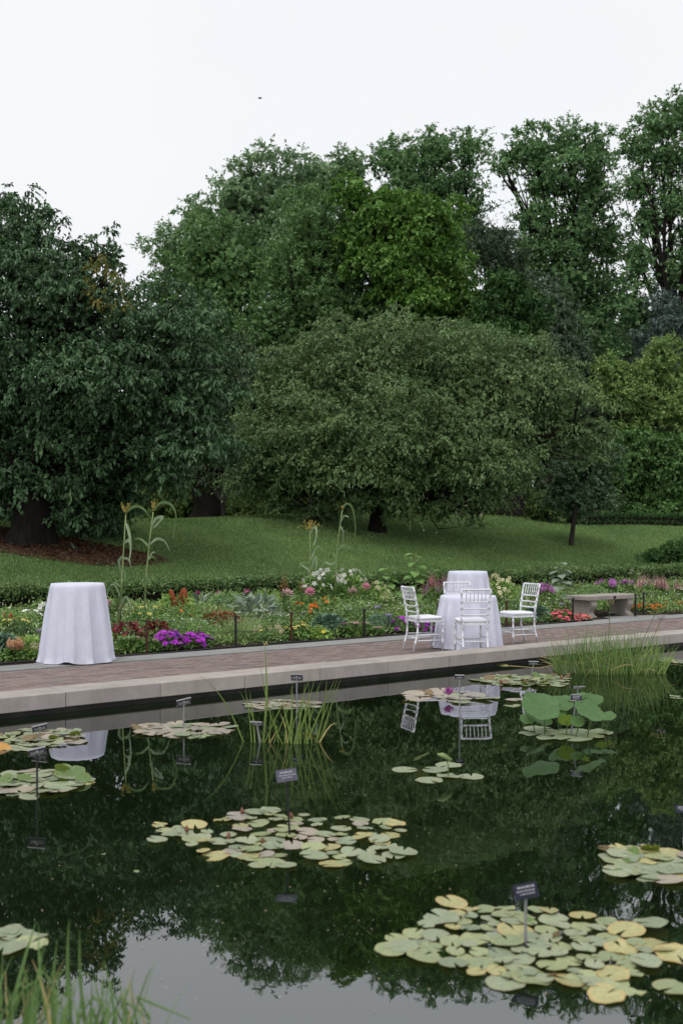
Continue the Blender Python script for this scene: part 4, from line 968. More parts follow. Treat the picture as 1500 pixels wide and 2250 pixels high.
# reeds, rushes and shoreline grass
M['reed'] = leafmat('reed_blade', (.075, .135, .028), (.20, .27, .07), .5, .35, .3, 2)
M['reed_dry'] = leafmat('reed_dry', (.26, .20, .08), (.38, .32, .15), .6, .3, .2, 2)
M['rush'] = leafmat('rush_blade', (.07, .135, .035), (.21, .30, .09), .5, .35, .25, 2)
M['shore'] = leafmat('shore_blade', (.05, .11, .03), (.17, .26, .085), .5, .35, .3, 3)
def single_blade(parent, root, tip_px, tip_py, Y, wid, mat, bend=.12, name='blade', curl=0):
    e = at(tip_px, tip_py, Y); r0 = np.array(root, float); d = e - r0; o3 = np.array(parent.location)
    side = np.array((1., .25, 0)) if abs(d[0]) < .5*abs(d[2]) else nrm(np.array((-d[2], .2, d[0])))
    V = []; F = []; n_ = 8
    for i in range(n_+1):
        q = i/n_; p = r0 + d*q + np.array((0, 0, 1.))*bend*np.linalg.norm(d)*math.sin(q*math.pi)*(1 if abs(d[0]) > .1 else 0) + np.array((bend*.35*np.linalg.norm(d)*math.sin(q*math.pi*.9), 0, 0))
        w_ = wid*.5*(1 - q**2.2)*(.75 + .25*min(1, q*5)) + .0006
        V += [p - side*w_ - o3, p + side*w_ - o3]
    F = [(2*i, 2*i+1, 2*i+3, 2*i+2) for i in range(n_)]
    m = MB(); m.add(V, F); return m.build(name, M[mat], parent)
rx0, ry0 = on_water(640, 1630); rd = thing('reed_clump', 'sparse clump of tall green reed blades standing in the pond', 'reeds', (rx0, ry0, 0))
reeds = [(536, 1630, 435, 1482), (578, 1630, 578, 1408), (576, 1630, 525, 1518), (622, 1635, 572, 1450), (560, 1632, 548, 1520), (553, 1632, 538, 1512), (580, 1632, 632, 1525), (600, 1632, 645, 1530), (625, 1634, 628, 1530), (632, 1634, 640, 1500), (640, 1635, 636, 1512), (645, 1635, 668, 1500),
         (652, 1634, 690, 1492), (630, 1634, 683, 1476), (648, 1635, 706, 1492), (672, 1634, 735, 1492), (690, 1632, 742, 1486), (700, 1630, 748, 1490), (695, 1632, 716, 1492), (704, 1630, 728, 1540), (660, 1634, 650, 1530), (685, 1633, 680, 1500), (668, 1633, 702, 1508), (612, 1633, 596, 1560), (640, 1634, 618, 1545), (676, 1634, 672, 1530), (590, 1631, 592, 1555), (655, 1634, 662, 1555)]
for i, (bx, by, tx_, ty_) in enumerate(reeds):
    X, Y = on_water(bx, by); single_blade(rd, (X, Y, -.01), tx_, ty_, Y + random.uniform(-.15, .15), random.uniform(.007, .013) if i != 1 else .018, 'reed', random.choice((-.08, .05, .10)))
for (bx, tx_, ty_) in ((590, 608, 1595), (630, 612, 1565), (700, 735, 1590), (596, 578, 1600)):
    X, Y = on_water(bx, 1632); single_blade(rd, (X, Y, -.01), tx_, ty_, Y, .012, 'reed_dry', .25, 'dry_blade')
X, Y = on_water(578, 1630); m = MB(); c = at(580, 1412, Y) - np.array(rd.location)
m.tube([c + np.array((0, 0, -.02)), c + np.array((.02, 0, .0)), c + np.array((.03, 0, -.02))], [.006, .012, .005], 6); m.build('seed_head', M['reed_dry'], rd)

qx0, qy0 = on_water(1340, 1478); rs = thing('rush_clump', 'dense clump of thin green rushes growing against the kerb', 'rushes', (qx0, qy0, 0))
k = 680; bx = rng.normal(0, .52, k); bx = np.clip(bx*.85, -.66, .62); by = rng.uniform(-.22, .28, k)
P = np.stack([bx, by, np.full(k, -.02)], 1)
D = np.stack([bx*.35 + rng.normal(0, .27, k), rng.normal(0, .18, k), np.ones(k)], 1)
Lr = rng.uniform(.30, .70, k)*(1 - .35*(np.abs(bx)/.78)**2); Lr[rng.random(k) < .12] *= 1.2
V, F = blade_strips(P, D, Lr, rng.uniform(.007, .015, k), rng.uniform(0, .6, k), 4)
tag(link('blades', mesh_np('blades', V, F, M['rush']), rs), kind='stuff')
k = 70; bx = rng.uniform(-.75, .75, k); P = np.stack([bx, rng.uniform(-.25, .1, k), rng.uniform(0, .25, k)], 1)
D = np.stack([rng.normal(0, 1, k), rng.normal(0, .4, k), rng.uniform(.1, .9, k)], 1)
V, F = blade_strips(P, D, rng.uniform(.2, .45, k), rng.uniform(.005, .009, k), rng.uniform(.2, 1.4, k), 5)
tag(link('bent_blades', mesh_np('bent_blades', V, F, M['reed_dry']), rs), kind='stuff')
M['rushflower'] = petal('rush_pink', (.60, .42, .50))
for (hx, hy, mt, bxp) in ((1451, 1362, 'rushflower', 1418), (1339, 1330, 'reed_dry', 1345), (1437, 1352, 'reed_dry', 1395)):
    Yh = qy0 - .1; c = at(hx, hy, Yh) - np.array((qx0, qy0, 0)); b = np.array(((bxp-CX)/F_PX*Yh - qx0, 0, 0))
    m = MB(); m.tube([b, (b+c)/2 + np.array((-.02, 0, .03)), c], .004, 5)
    for j in range(14):
        a = j*2.4; d = np.array((math.cos(a)*.045, math.sin(a)*.045, .02 + .02*(j % 3))); m.tube([c, c + d], [.0015, .0012], 4)
        q_ = c + d; m.add([q_ + np.array(v)*.010 for v in ((-1, 0, 0), (0, -.6, 1), (1, 0, 0), (0, .6, -.6))], [(0, 1, 2, 3)], 1)
    m.build('flower_stalk', [M['stem'], M[mt]], rs)
for pts in (((1300, 1470), (1150, 1450), (1190, 1455), (1215, 1476)), ((1290, 1474), (1240, 1470), (1185, 1473), (1110, 1478))):
    pw_ = [np.array((*on_water(*p), .03 + .06*(i % 2))) - np.array((qx0, qy0, 0)) for i, p in enumerate(pts)]
    m = MB(); m.tube(pw_, .005, 5); m.build('fallen_stem', M['reed_dry'], rs)

gx0, gy0 = (150-CX)/F_PX*3.45, 3.45; gr = thing('shore_grass', 'out-of-focus grass tuft at the lower left corner', 'grass', (gx0, gy0, 0))
tips = [(82, 2025, .022), (90, 2035, .018), (112, 2045, .014), (155, 2020, .020), (178, 2042, .018), (5, 2095, .014), (30, 2100, .012), (45, 2110, .016), (60, 2165, .016), (130, 2065, .012), (200, 2150, .014), (228, 2110, .014), (250, 2160, .014), (280, 2170, .014), (215, 2175, .016), (300, 2230, .015),
        (270, 2165, .012), (190, 2190, .018), (165, 2195, .016), (145, 2180, .018), (120, 2170, .016), (95, 2190, .018), (70, 2200, .018), (40, 2190, .016), (20, 2170, .016), (10, 2215, .018), (240, 2200, .016), (315, 2200, .012), (180, 2160, .014), (330, 2235, .012), (60, 2130, .012), (100, 2120, .014), (225, 2150, .012), (30, 2220, .02), (150, 2210, .02), (205, 2215, .018), (255, 2215, .016), (120, 2225, .02), (345, 2105, .006), (418, 2155, .005)]
for i, (tx_, ty_, w_) in enumerate(tips):
    Y = 3.45 + random.uniform(-.2, .25); bxp = tx_ + random.uniform(-70, 40) if i < 38 else tx_ - 60
    single_blade(gr, ((bxp-CX)/F_PX*Y, Y, -.02), tx_, ty_, Y + random.uniform(-.12, .12), w_*.7, 'shore', random.choice((-.15, -.08, .08, .18)))
for i in range(80):
    tx_ = random.uniform(-20, 330); ty_ = random.uniform(2105, 2245) + .12*max(0, tx_ - 180); Y = 3.45 + random.uniform(-.3, .35)
    single_blade(gr, ((tx_ + random.uniform(-90, 60) - CX)/F_PX*Y, Y, -.02), tx_, ty_, Y + random.uniform(-.15, .15), random.uniform(.003, .008), 'shore' if i % 6 else 'reed_dry', random.choice((-.2, -.1, .1, .25)))
for (a, b, c_) in ((0, 40, 60), (15, 55, 90), (170, 205, 260), (280, 262, 330), (330, 300, 420)):
    Y = 3.4; p = [at(a, 2240, Y), at(b, 2190 - (20 if a < 20 else 0), Y), at(c_, 2240 if a > 100 else 2150, Y)]
    m = MB(); o3 = np.array(gr.location); m.tube([p[0]-o3, p[1]-o3, p[2]-o3], [.005, .005, .002], 5); m.build('bent_blade', M['shore'], gr)

# floating leaves
for (label, px, py, c, s) in (('yellow floating leaf by the left edge', 4, 1648, 'orange', .085), ('single pale petal floating on dark water left of centre', 300, 1917, 'lime', .014), ('tiny pale leaf floating beside the mid lily patch', 228, 1879, 'lime', .012), ('orange floating leaf near the chair reflection', 893, 1541, 'orange', .05), ('yellowish floating leaf close under the kerb', 1103, 1463, 'yellow', .075)):
    x, y = on_water(px, py); tag(link('floating_leaf', PADS[c][1], None, (x, y, .006), (-.5 if s > .08 else -.12, .1, px), s), label, 'leaf')

# small bird in the sky
bd = MB(); B0 = at(571, 216, 42)
V = []; ns = 8
for yy, r in ((-.085, .004), (-.06, .016), (-.01, .024), (.04, .018), (.06, .016), (.078, .011), (.095, .002)):
    for k in range(ns): a = 2*math.pi*k/ns; V.append((yy, math.cos(a)*r, math.sin(a)*r))
bd.add(V, [(i*ns+k, i*ns+(k+1) % ns, (i+1)*ns+(k+1) % ns, (i+1)*ns+k) for i in range(6) for k in range(ns)])
for s in (-1, 1):
    bd.add([(.035, s*.015, .012), (.045, s*.07, .05), (.02, s*.13, .035), (-.03, s*.10, .04), (-.03, s*.02, .01), (.035, s*.015, .006), (.045, s*.07, .044), (.02, s*.13, .032), (-.03, s*.10, .036), (-.03, s*.02, .004)], [(0, 1, 2, 3, 4), (9, 8, 7, 6, 5), (0, 5, 6, 1), (1, 6, 7, 2), (2, 7, 8, 3), (3, 8, 9, 4)])
bd.add([(-.07, -.008, 0), (-.07, .008, 0), (-.14, .03, .004), (-.14, -.03, .004), (-.07, 0, .006)], [(0, 1, 2, 3), (0, 3, 4), (4, 2, 1), (3, 2, 4)])
tag(bd.build('bird', M['black'], loc=B0, rot=(.3, -.15, .5)), 'small dark bird flying in the pale sky', 'bird')

# ------------------------------------------------------------------ flower bed
M['f_mid'] = leafmat('bed_leaf_mid', (.07, .145, .042), (.21, .35, .10), .5, .35, .25, 3)
M['f_light'] = leafmat('bed_leaf_light', (.14, .25, .06), (.34, .48, .15), .5, .35, .3, 3)
M['f_dark'] = leafmat('bed_leaf_dark', (.05, .10, .036), (.14, .235, .08), .5, .35, .2, 3)
M['f_blue'] = leafmat('bed_leaf_blue', (.065, .13, .09), (.18, .28, .19), .5, .35, .2, 3)
M['f_silver'] = leafmat('bed_leaf_silver', (.13, .18, .14), (.26, .32, .26), .55, .3, .2, 3)
M['f_red'] = leafmat('bed_leaf_red', (.08, .014, .018), (.27, .045, .05), .5, .35, .25, 3)
M['f_bronze'] = leafmat('bed_leaf_bronze', (.10, .045, .02), (.30, .13, .05), .5, .35, .25, 3)
M['f_grass'] = leafmat('bed_grass', (.12, .19, .07), (.32, .42, .18), .55, .3, .25, 3)
M['corn'] = leafmat('corn_leaf', (.055, .11, .033), (.12, .19, .066), .45, .4, .3, 2)
M['corn_pale'] = leafmat('corn_leaf_pale', (.15, .21, .125), (.25, .31, .20), .5, .35, .3, 2)
M['tassel'] = leafmat('corn_tassel', (.28, .24, .06), (.46, .38, .13), .7, .2, .2, 5)
PC = {'violet': (.50, .03, .60), 'violet_dark': (.20, .05, .42), 'white': (.80, .80, .74), 'cream': (.74, .70, .42), 'yellow': (.80, .60, .06), 'paleyellow': (.80, .72, .26), 'orange': (.80, .20, .02), 'pink': (.72, .30, .42), 'palepink': (.72, .50, .50),
      'magenta': (.52, .03, .26), 'coral': (.85, .16, .23), 'lilac': (.50, .20, .50), 'rose': (.64, .22, .30), 'rust': (.36, .085, .03), 'peach': (.66, .38, .22), 'darkred': (.13, .015, .02), 'straw': (.62, .54, .36), 'eye': (.08, .03, .015), 'gold': (.7, .4, .03)}
for k_, c_ in PC.items(): M['p_' + k_] = petal(k_, c_)
_fl = {}
def flower(kind, col, eye='gold'):
    key = (kind, col, eye)
    if key in _fl: return _fl[key]
    m = MB(); r_ = random.Random(hash(kind) % 97 if False else len(kind)*7)
    def pet(d, s, l, w, up=(0, 0, 0), b=(0, 0, 0), mi=0):
        d, s, b, up = map(lambda v: np.array(v, float), (d, s, b, up)); m.add([b, b + d*l*.6 + s*w/2 + up*.5, b + d*l + up, b + d*l*.6 - s*w/2 + up*.5], [(0, 1, 2, 3)], mi)
    if kind == 'petunia':
        V = [(0, 0, -.35)]; nn = 15
        for k in range(nn): a = 2*math.pi*k/nn; r = 1 - .16*(k % 3 == 0); V.append((math.cos(a)*r, math.sin(a)*r, .06*math.sin(5*a)))
        m.add(V, [(0, 1+k, 1+(k+1) % nn) for k in range(nn)], 0); m.tube([(0, 0, -.8), (0, 0, -.25)], [.08, .22], 5, 1)
        m.add([(math.cos(a)*.18, math.sin(a)*.18, -.20) for a in np.linspace(0, 2*math.pi, 6)[:-1]], [(0, 1, 2, 3, 4)], 2)
    elif kind == 'dome':                                # marigold or zinnia head
        for ring, (n_, el, l) in enumerate(((10, .05, 1), (8, .5, .85), (6, .95, .7), (4, 1.35, .6))):
            for k in range(n_):
                a = 2*math.pi*k/n_ + ring*.5; d = (math.cos(a)*math.cos(el), math.sin(a)*math.cos(el), math.sin(el)*.7); pet(d, (-math.sin(a), math.cos(a), 0), l, .6)
        m.tube([(0, 0, -.5), (0, 0, 0)], [.12, .35], 5, 1)
    elif kind == 'daisy':
        for k in range(11): a = 2*math.pi*k/11; pet((math.cos(a), math.sin(a), .05), (-math.sin(a), math.cos(a), 0), 1, .5)
        m.tube([(0, 0, -.05), (0, 0, .12), (0, 0, .22)], [.34, .32, .1], 8, 2)
    elif kind == 'star':                                # tobacco flower: long tube and five pointed lobes
        m.tube([(0, 0, -1.6), (0, 0, 0)], [.07, .13], 5, 1)
        for k in range(5): a = 2*math.pi*k/5; pet((math.cos(a), math.sin(a), -.05), (-math.sin(a), math.cos(a), 0), 1, .62)
    elif kind == 'spider':                              # spider flower ball with thin stamens
        for k in range(26):
            z = -.2 + 1.15*(k+.5)/26; rr = math.sqrt(max(0, 1 - min(1, z)**2)); a = k*2.4; d = np.array((math.cos(a)*rr, math.sin(a)*rr, z)); s = np.array((-math.sin(a), math.cos(a), 0)); pet(d, s, .95, .38, b=d*.2)
        for k in range(9): a = k*.7; m.tube([(0, 0, 0), (math.cos(a)*1.3, math.sin(a)*1.3, .25)], [.02, .012], 3, 1)
    elif kind == 'umbel':                               # flat head of tiny florets
        for k in range(22):
            q = math.sqrt((k+.5)/22); a = k*2.4; c = np.array((math.cos(a)*q, math.sin(a)*q, .25*(1-q*q)))
            m.add([c + np.array(v)*.24 for v in ((-1, 0, 0), (0, -1, .15), (1, 0, 0), (0, 1, .15))], [(0, 1, 2, 3)], 0 if k % 4 else 2)
        for k in range(5): a = 1.26*k; m.tube([(0, 0, -.6), (math.cos(a)*.6, math.sin(a)*.6, 0)], .03, 3, 1)
    elif kind == 'spike':
        for k in range(34):
            q = k/34; a = k*2.4; r = .17*(1-q)**.7 + .03; c = np.array((math.cos(a)*r, math.sin(a)*r, q)); d = nrm(np.array((math.cos(a), math.sin(a), .4))); pet(d, (-math.sin(a), math.cos(a), 0), .15*(1.15-q), .12*(1.15-q), b=c*np.array((.5, .5, 1)))
        m.tube([(0, 0, -.4), (0, 0, 1)], [.025, .01], 4, 1)
    elif kind == 'plume':                               # branching feathery head
        for b_ in range(5):
            a0 = b_*1.256; ox, oy, hh = math.cos(a0)*.2*(b_ > 0), math.sin(a0)*.2*(b_ > 0), 1 - .3*(b_ > 0)
            for k in range(16): q = k/16; a = k*2.4; r = .15*(1-q) + .02; pet(nrm(np.array((math.cos(a), math.sin(a), .8))), (-math.sin(a), math.cos(a), 0), .2, .12, b=(ox*(1+q) + math.cos(a)*r*.5, oy*(1+q) + math.sin(a)*r*.5, q*hh))
    elif kind == 'globe':
        for k in range(40):
            z = 1 - 1.5*(k+.5)/40; rr = math.sqrt(1 - z*z); a = k*2.4; d = np.array((math.cos(a)*rr, math.sin(a)*rr, z*.7)); pet(d, (-math.sin(a), math.cos(a), 0), .8, .22, b=d*.2)
        m.tube([(0, 0, -.7), (0, 0, -.1)], [.3, .4], 6, 1)
    elif kind == 'tasselhead':                          # hanging amaranth ropes
        for j in range(6):
            a = j*1.05; ox, oy = math.cos(a)*.14, math.sin(a)*.14; p = [np.array((ox*t_*1.2, oy*t_*1.2, .12 - .05*t_ - t_*t_*(.8 + .2*(j % 3)))) for t_ in np.linspace(0, 1, 6)]
            m.tube(p, [.03, .05, .055, .05, .04, .015], 5, 0)
    elif kind == 'fuzz':                                # fountain-grass seed head
        for k in range(40): q = k/40; a = k*2.4; r = .18*math.sin(math.pi*(q*.9+.08)); d = nrm(np.array((math.cos(a), math.sin(a), .5))); pet(d, (-math.sin(a), math.cos(a), 0), .2 + r*.4, .035, b=(0, 0, q))
    me = m.mesh('flower', [M['p_'+col], M['stem'], M['p_'+eye]]); _fl[key] = me; return me

def leafy(n_l, r, h, L, W, shape='mound', zpow=.8, spread=.8, bare=.0):
    """leaf positions through a mound or column, facing outward and up"""
    a = rng.uniform(0, 2*math.pi, n_l); q = rng.random(n_l)
    if shape == 'mound':
        z = rng.random(n_l)**zpow; rad = np.sqrt(np.maximum(0, 1 - (z*.95)**2))*(.55 + .45*rng.random(n_l)**.5)
    else:
        z = bare + (1-bare)*rng.random(n_l); rad = (.35 + .65*rng.random(n_l))*(1 - .45*z)
    P = np.stack([np.cos(a)*rad*r, np.sin(a)*rad*r, z*h*.92], 1)
    o = np.stack([np.cos(a), np.sin(a), 0*a], 1)
    D = nrm(o*spread + rng.normal(size=P.shape)*.45 + np.array((0, 0, .35))*(.4 + z[:, None])); Nn = nrm(np.array((0, 0, 1.)) + o*.3 + rng.normal(size=P.shape)*.35)
    f = rng.uniform(.6, 1.25, n_l); return leaf_quads(P, D, Nn, L*f, W*f, .2, .18)
def bed_plant(name, label, px, n, py_top, r, leaf, L, W, n_leaf, fl=None, cat='flower', shape='mound', stems=0, group=None, bare=0., zpow=.8):
    X, Y = on_n(px, n); z0 = bed_z(n); h = max(.08, zpix(py_top, Y) - z0)
    t = thing(name, label, cat, (X, Y, z0), group=group)
    if n_leaf:
        hf = h*(.86 if fl else 1.0)
        V, F = leafy(n_leaf, r, hf, L, W, shape, zpow, bare=bare); link('foliage', mesh_np('foliage', V, F, M[leaf]), t)
    if stems:
        m = MB()
        for k in range(stems): a = k*2.4; q = r*.5*random.random(); m.tube([(0, 0, 0), (math.cos(a)*q*.6, math.sin(a)*q*.6, h*.5), (math.cos(a)*q, math.sin(a)*q, h*.93)], [.008, .006, .004], 5)
        m.build('stem', M['stem'], t)
    for spec in (fl or ()):
        kind, col, cnt, size = spec[:4]; eye = spec[4] if len(spec) > 4 else 'gold'; zlo = spec[5] if len(spec) > 5 else .45; st = MB() if kind in ('star', 'spider', 'globe', 'daisy', 'spike', 'fuzz', 'dome', 'umbel') else None
        me = flower(kind, col, eye)
        for k in range(cnt):
            a = random.uniform(0, 6.283); z = zlo + (1 - zlo)*random.random()**.8
            rad = math.sqrt(max(0.02, 1 - (z*.93)**2))*random.uniform(.9, 1.15) if shape == 'mound' else random.uniform(.1, 1)*(1 - .4*z)
            p = np.array((math.cos(a)*rad*r, math.sin(a)*rad*r, z*h)); tilt = random.uniform(.2, 1.0)
            if kind in ('spike', 'plume', 'tasselhead', 'umbel', 'globe', 'fuzz'): rot = (random.uniform(-.2, .2), random.uniform(-.2, .2), a)
            elif kind == 'star': rot = (0, random.uniform(.9, 1.7), a + random.uniform(-.8, .8))
            else: rot = (0, tilt*(.4 + .6*rad), a)
            if kind == 'fuzz': rot = (0, random.uniform(.5, 1.1), a)
            link('flower', me, t, p, rot, size*random.uniform(.8, 1.2))
            if st: st.tube([(p[0]*.4, p[1]*.4, p[2]*.3), tuple(p - np.array((0, 0, size*.3)))], .003, 4, caps=False)
        if st and cnt: st.build('stalks', M['stem'], t)
    return t
B = bed_plant
# front row
B('kale', 'blue-green curly kale at the left end of the bed', 8, 3.95, 1398, .20, 'f_blue', .09, .085, 500, cat='vegetable')
B('snapdragon', 'cream and pink snapdragon clump at the lower left of the bed', 32, 3.62, 1418, .12, 'f_mid', .07, .04, 260, [('plume', 'peach', 7, .13, 'gold', .6)])
B('nasturtium', 'broad-leaved plant with two yellow trumpet flowers left of the lone table', 60, 3.95, 1400, .22, 'f_light', .10, .09, 380, [('petunia', 'yellow', 3, .045, 'gold', .8)])
B('snapdragon', 'cream snapdragon partly hidden by the lone table', 82, 3.7, 1425, .10, 'f_light', .07, .035, 220, [('plume', 'cream', 5, .12, 'gold', .5)])
B('marigold', 'pale yellow marigolds left of the lone table', 35, 4.7, 1358, .34, 'f_dark', .06, .022, 900, [('dome', 'paleyellow', 11, .035, 'gold', .75)])
B('amaranth', 'small orange amaranth at the left edge of the bed', 18, 5.2, 1345, .12, 'f_mid', .14, .05, 60, [('tasselhead', 'rust', 2, .22, 'gold', .9)])
B('petunia', 'white petunias in front of the hedge left of the lone table', 68, 5.4, 1340, .28, 'f_mid', .08, .03, 420, [('petunia', 'white', 9, .05, 'cream', .55)])
B('tobacco_flower', 'white star flowers beside the left edge of the lone table', 104, 5.7, 1322, .20, 'f_mid', .12, .04, 240, [('star', 'white', 12, .05, 'cream', .6)], stems=3)
B('pink_rose', 'pink blooms at the right edge of the lone table', 240, 4.9, 1312, .12, 'f_mid', .09, .04, 200, [('spider', 'pink', 3, .07, 'white', .7)], shape='column', stems=2)
B('fountain_grass', 'fuzzy pale grass heads right of the lone table', 258, 4.6, 1338, .16, 'f_grass', .02, .01, 10, [('fuzz', 'straw', 6, .12, 'straw', .7)], cat='grass')
B('coleus', 'dark red coleus left of the first rusty post', 278, 4.2, 1368, .20, 'f_red', .12, .055, 150, cat='plant')
B('coleus', 'dark red coleus behind the violet petunias', 345, 4.35, 1366, .17, 'f_red', .13, .055, 120, cat='plant')
B('sedum', 'leafy plant with pale pink flat flower heads left of the first rusty post', 284, 3.75, 1400, .22, 'f_mid', .09, .05, 460, [('umbel', 'palepink', 6, .045, 'rose', .7)])
B('sedum', 'small plant with pale pink heads at the foot of the first rusty post', 334, 3.6, 1405, .10, 'f_mid', .07, .035, 200, [('umbel', 'palepink', 4, .04, 'rose', .8)])
B('alyssum', 'tiny cream flowers next to the right hem of the lone table', 257, 3.6, 1424, .10, 'f_mid', .05, .025, 220, [('umbel', 'cream', 4, .025, 'white', .7)])
for i, (px, n, py, c1, rr) in enumerate(((368, 3.72, 1385, 26, .26), (428, 3.70, 1390, 30, .28))):
    B('petunia', ('violet petunia mound next to the first rusty post', 'violet petunia mound left of the arching grass')[i], px, n, py, rr, 'f_dark', .06, .035, 420, [('petunia', 'violet', c1 + 34, .038, 'violet_dark', .22), ('petunia', 'violet_dark', 12, .036, 'white', .22)])
M['f_fern'] = leafmat('bed_fern', (.10, .19, .07), (.27, .40, .15), .55, .3, .25, 3)
B('asparagus_fern', 'feathery green plant behind the violet petunias', 420, 4.4, 1362, .42, 'f_fern', .07, .014, 1600, cat='plant')
def grass_clump(label, px, n, pytop, r, count, mat, wid, bend=(1.0, 2.2), name='ornamental_grass'):
    X, Y = on_n(px, n); z0 = bed_z(n); h = zpix(pytop, Y) - z0; t = thing(name, label, 'grass', (X, Y, z0))
    a = rng.uniform(0, 2*math.pi, count); q = rng.random(count)*r*.3; P = np.stack([np.cos(a)*q, np.sin(a)*q, 0*a], 1)
    D = np.stack([np.cos(a)*.55*rng.random(count), np.sin(a)*.55*rng.random(count), np.ones(count)], 1)
    V, F = blade_strips(P, D, h*rng.uniform(.8, 1.6, count), wid*rng.uniform(.6, 1.3, count), rng.uniform(*bend, count), 5)
    tag(link('blades', mesh_np('blades', V, F, M[mat]), t), kind='stuff'); return t
grass_clump('pale arching fine-bladed grass beside the second fence post', 522, 3.85, 1362, .45, 420, 'f_grass', .007)
grass_clump('smaller tuft of pale grass behind the second fence post', 560, 4.3, 1358, .35, 200, 'f_grass', .006)
B('statice', 'pale yellow airy flowers between second and third fence posts', 590, 3.75, 1382, .28, 'f_fern', .06, .02, 500, [('plume', 'straw', 6, .10, 'cream', .6), ('dome', 'paleyellow', 5, .028, 'gold', .6)])
B('marigold', 'yellow marigold clump around the third rusty post', 652, 3.72, 1368, .24, 'f_mid', .07, .04, 480, [('dome', 'paleyellow', 16, .038, 'gold', .55), ('dome', 'yellow', 4, .036, 'gold', .4)])
B('nasturtium', 'low nasturtium with scattered yellow flowers right of the third rusty post', 695, 3.62, 1378, .24, 'f_light', .075, .065, 420, [('petunia', 'yellow', 8, .03, 'gold', .35)])
B('kale', 'dark blue-green curly kale right of the yellow flowers', 722, 4.0, 1352, .30, 'f_blue', .08, .07, 1300, cat='vegetable')
for i, (px, py) in enumerate(((755, 1370), (778, 1366), (803, 1368), (828, 1378))):
    B('sedum', ('pale pink flower head plant right beside the dark kale', 'pale pink flower head plant second from the kale', 'pale pink flower head plant third from the kale', 'small pale pink flower head plant farthest from the kale')[i], px, 3.6, py, .10, 'f_mid', .07, .035, 190, [('umbel', 'palepink', 5, .045, 'rose', .8)], group='pink flower head plants along the edging')
B('lavender', 'soft grey-green mound left of the violet petunias by the chair', 836, 4.0, 1350, .26, 'f_blue', .06, .014, 1300, cat='plant')
B('petunia', 'violet petunias just left of the chairs', 880, 3.8, 1355, .24, 'f_dark', .06, .035, 300, [('petunia', 'violet', 38, .042, 'violet_dark', .15)])
B('petunia', 'violet petunias seen under the seat of the left chair', 925, 3.75, 1363, .20, 'f_dark', .06, .035, 240, [('petunia', 'violet', 16, .042, 'violet_dark', .2)])
# middle and back rows
B('marigold', 'yellow marigolds between the corn and the hanging amaranth', 325, 4.9, 1332, .42, 'f_mid', .07, .03, 900, [('dome', 'paleyellow', 15, .038, 'gold', .7)])
B('amaranth', 'leafy amaranth with hanging orange-brown tassels', 392, 5.6, 1295, .28, 'f_light', .20, .06, 170, [('tasselhead', 'rust', 4, .34, 'gold', .9)], stems=4)
B('gaillardia', 'orange daisies below the hanging amaranth', 400, 5.0, 1322, .20, 'f_mid', .07, .025, 260, [('daisy', 'orange', 6, .036, 'eye', .5)])
B('coleus', 'bronze coleus drift behind the arching grass', 485, 4.8, 1338, .42, 'f_bronze', .10, .05, 420, [('spike', 'peach', 7, .12, 'cream', .8)], cat='plant')
for i, (px, py) in enumerate(((437, 1304), (479, 1304), (549, 1300))):
    B('artichoke_flower', ('magenta thistle-like bloom nearest the hanging amaranth', 'magenta thistle-like bloom in the middle of the three', 'largest magenta thistle-like bloom above silvery leaves')[i], px, 6.2, py, .16, 'f_silver', .22, .05, 60, [('globe', 'magenta', 1, .075 + .02*(i == 2), 'rose', 1.0)], shape='column', stems=1, group='magenta thistle blooms')
B('artichoke', 'silvery jagged-leaved artichoke plant behind the second fence post', 560, 5.3, 1318, .40, 'f_silver', .26, .06, 170, cat='plant')
B('fennel', 'pale feathery yellow-green fennel in front of the hedge', 590, 6.0, 1292, .36, 'f_light', .08, .012, 1500, cat='plant', shape='column')
B('asparagus_fern', 'soft feathery green plant below the magenta blooms', 500, 5.9, 1302, .42, 'f_fern', .09, .014, 1700, cat='plant')
B('amaranth', 'upright rust-red plume left of the orange zinnias', 623, 5.5, 1292, .08, 'f_mid', .10, .04, 60, [('spike', 'rust', 4, .30, 'rust', .55)], shape='column', stems=2)
B('amaranth', 'upright rust-red plume right among the spider flowers', 663, 5.9, 1286, .08, 'f_mid', .10, .04, 60, [('spike', 'rust', 3, .26, 'rust', .6)], shape='column', stems=2)
B('zinnia', 'bright orange zinnias behind the third rusty post', 672, 4.9, 1320, .30, 'f_mid', .07, .035, 520, [('dome', 'orange', 16, .040, 'gold', .6)])
for i, (px, n, py, c_) in enumerate(((632, 5.2, 1303, 'palepink'), (681, 5.4, 1300, 'pink'), (803, 5.7, 1288, 'pink'), (776, 5.6, 1300, 'palepink'))):
    B('spider_flower', ('pale pink spider flower left of the rust-red plume', 'pink spider flower above the orange zinnias', 'pink spider flower highest among the white star flowers', 'faded pink spider flower below the white star flowers')[i], px, n, py, .07, 'f_mid', .10, .04, 60, [('spider', c_, 2, .085, 'white', .97)], shape='column', stems=1, group='pink spider flowers')
B('gaillardia', 'orange daisies with dark eyes between zinnias and kale', 722, 5.2, 1310, .20, 'f_mid', .08, .025, 300, [('daisy', 'orange', 5, .045, 'eye', .8), ('daisy', 'gold', 3, .04, 'eye', .7)])
B('tobacco_flower', 'drift of white star flowers below the corn tassel', 705, 6.3, 1252, .55, 'f_mid', .16, .05, 620, [('star', 'white', 44, .055, 'cream', .6)], stems=8)
B('tobacco_flower', 'taller sprays of white star flowers right of the corn', 768, 6.4, 1250, .42, 'f_light', .14, .045, 420, [('star', 'white', 30, .05, 'cream', .6)], stems=8)
B('tobacco_flower', 'white star flowers thinning out toward the sunflower leaves', 820, 6.0, 1275, .36, 'f_light', .12, .04, 420, [('star', 'cream', 18, .045, 'cream', .6)], stems=5)
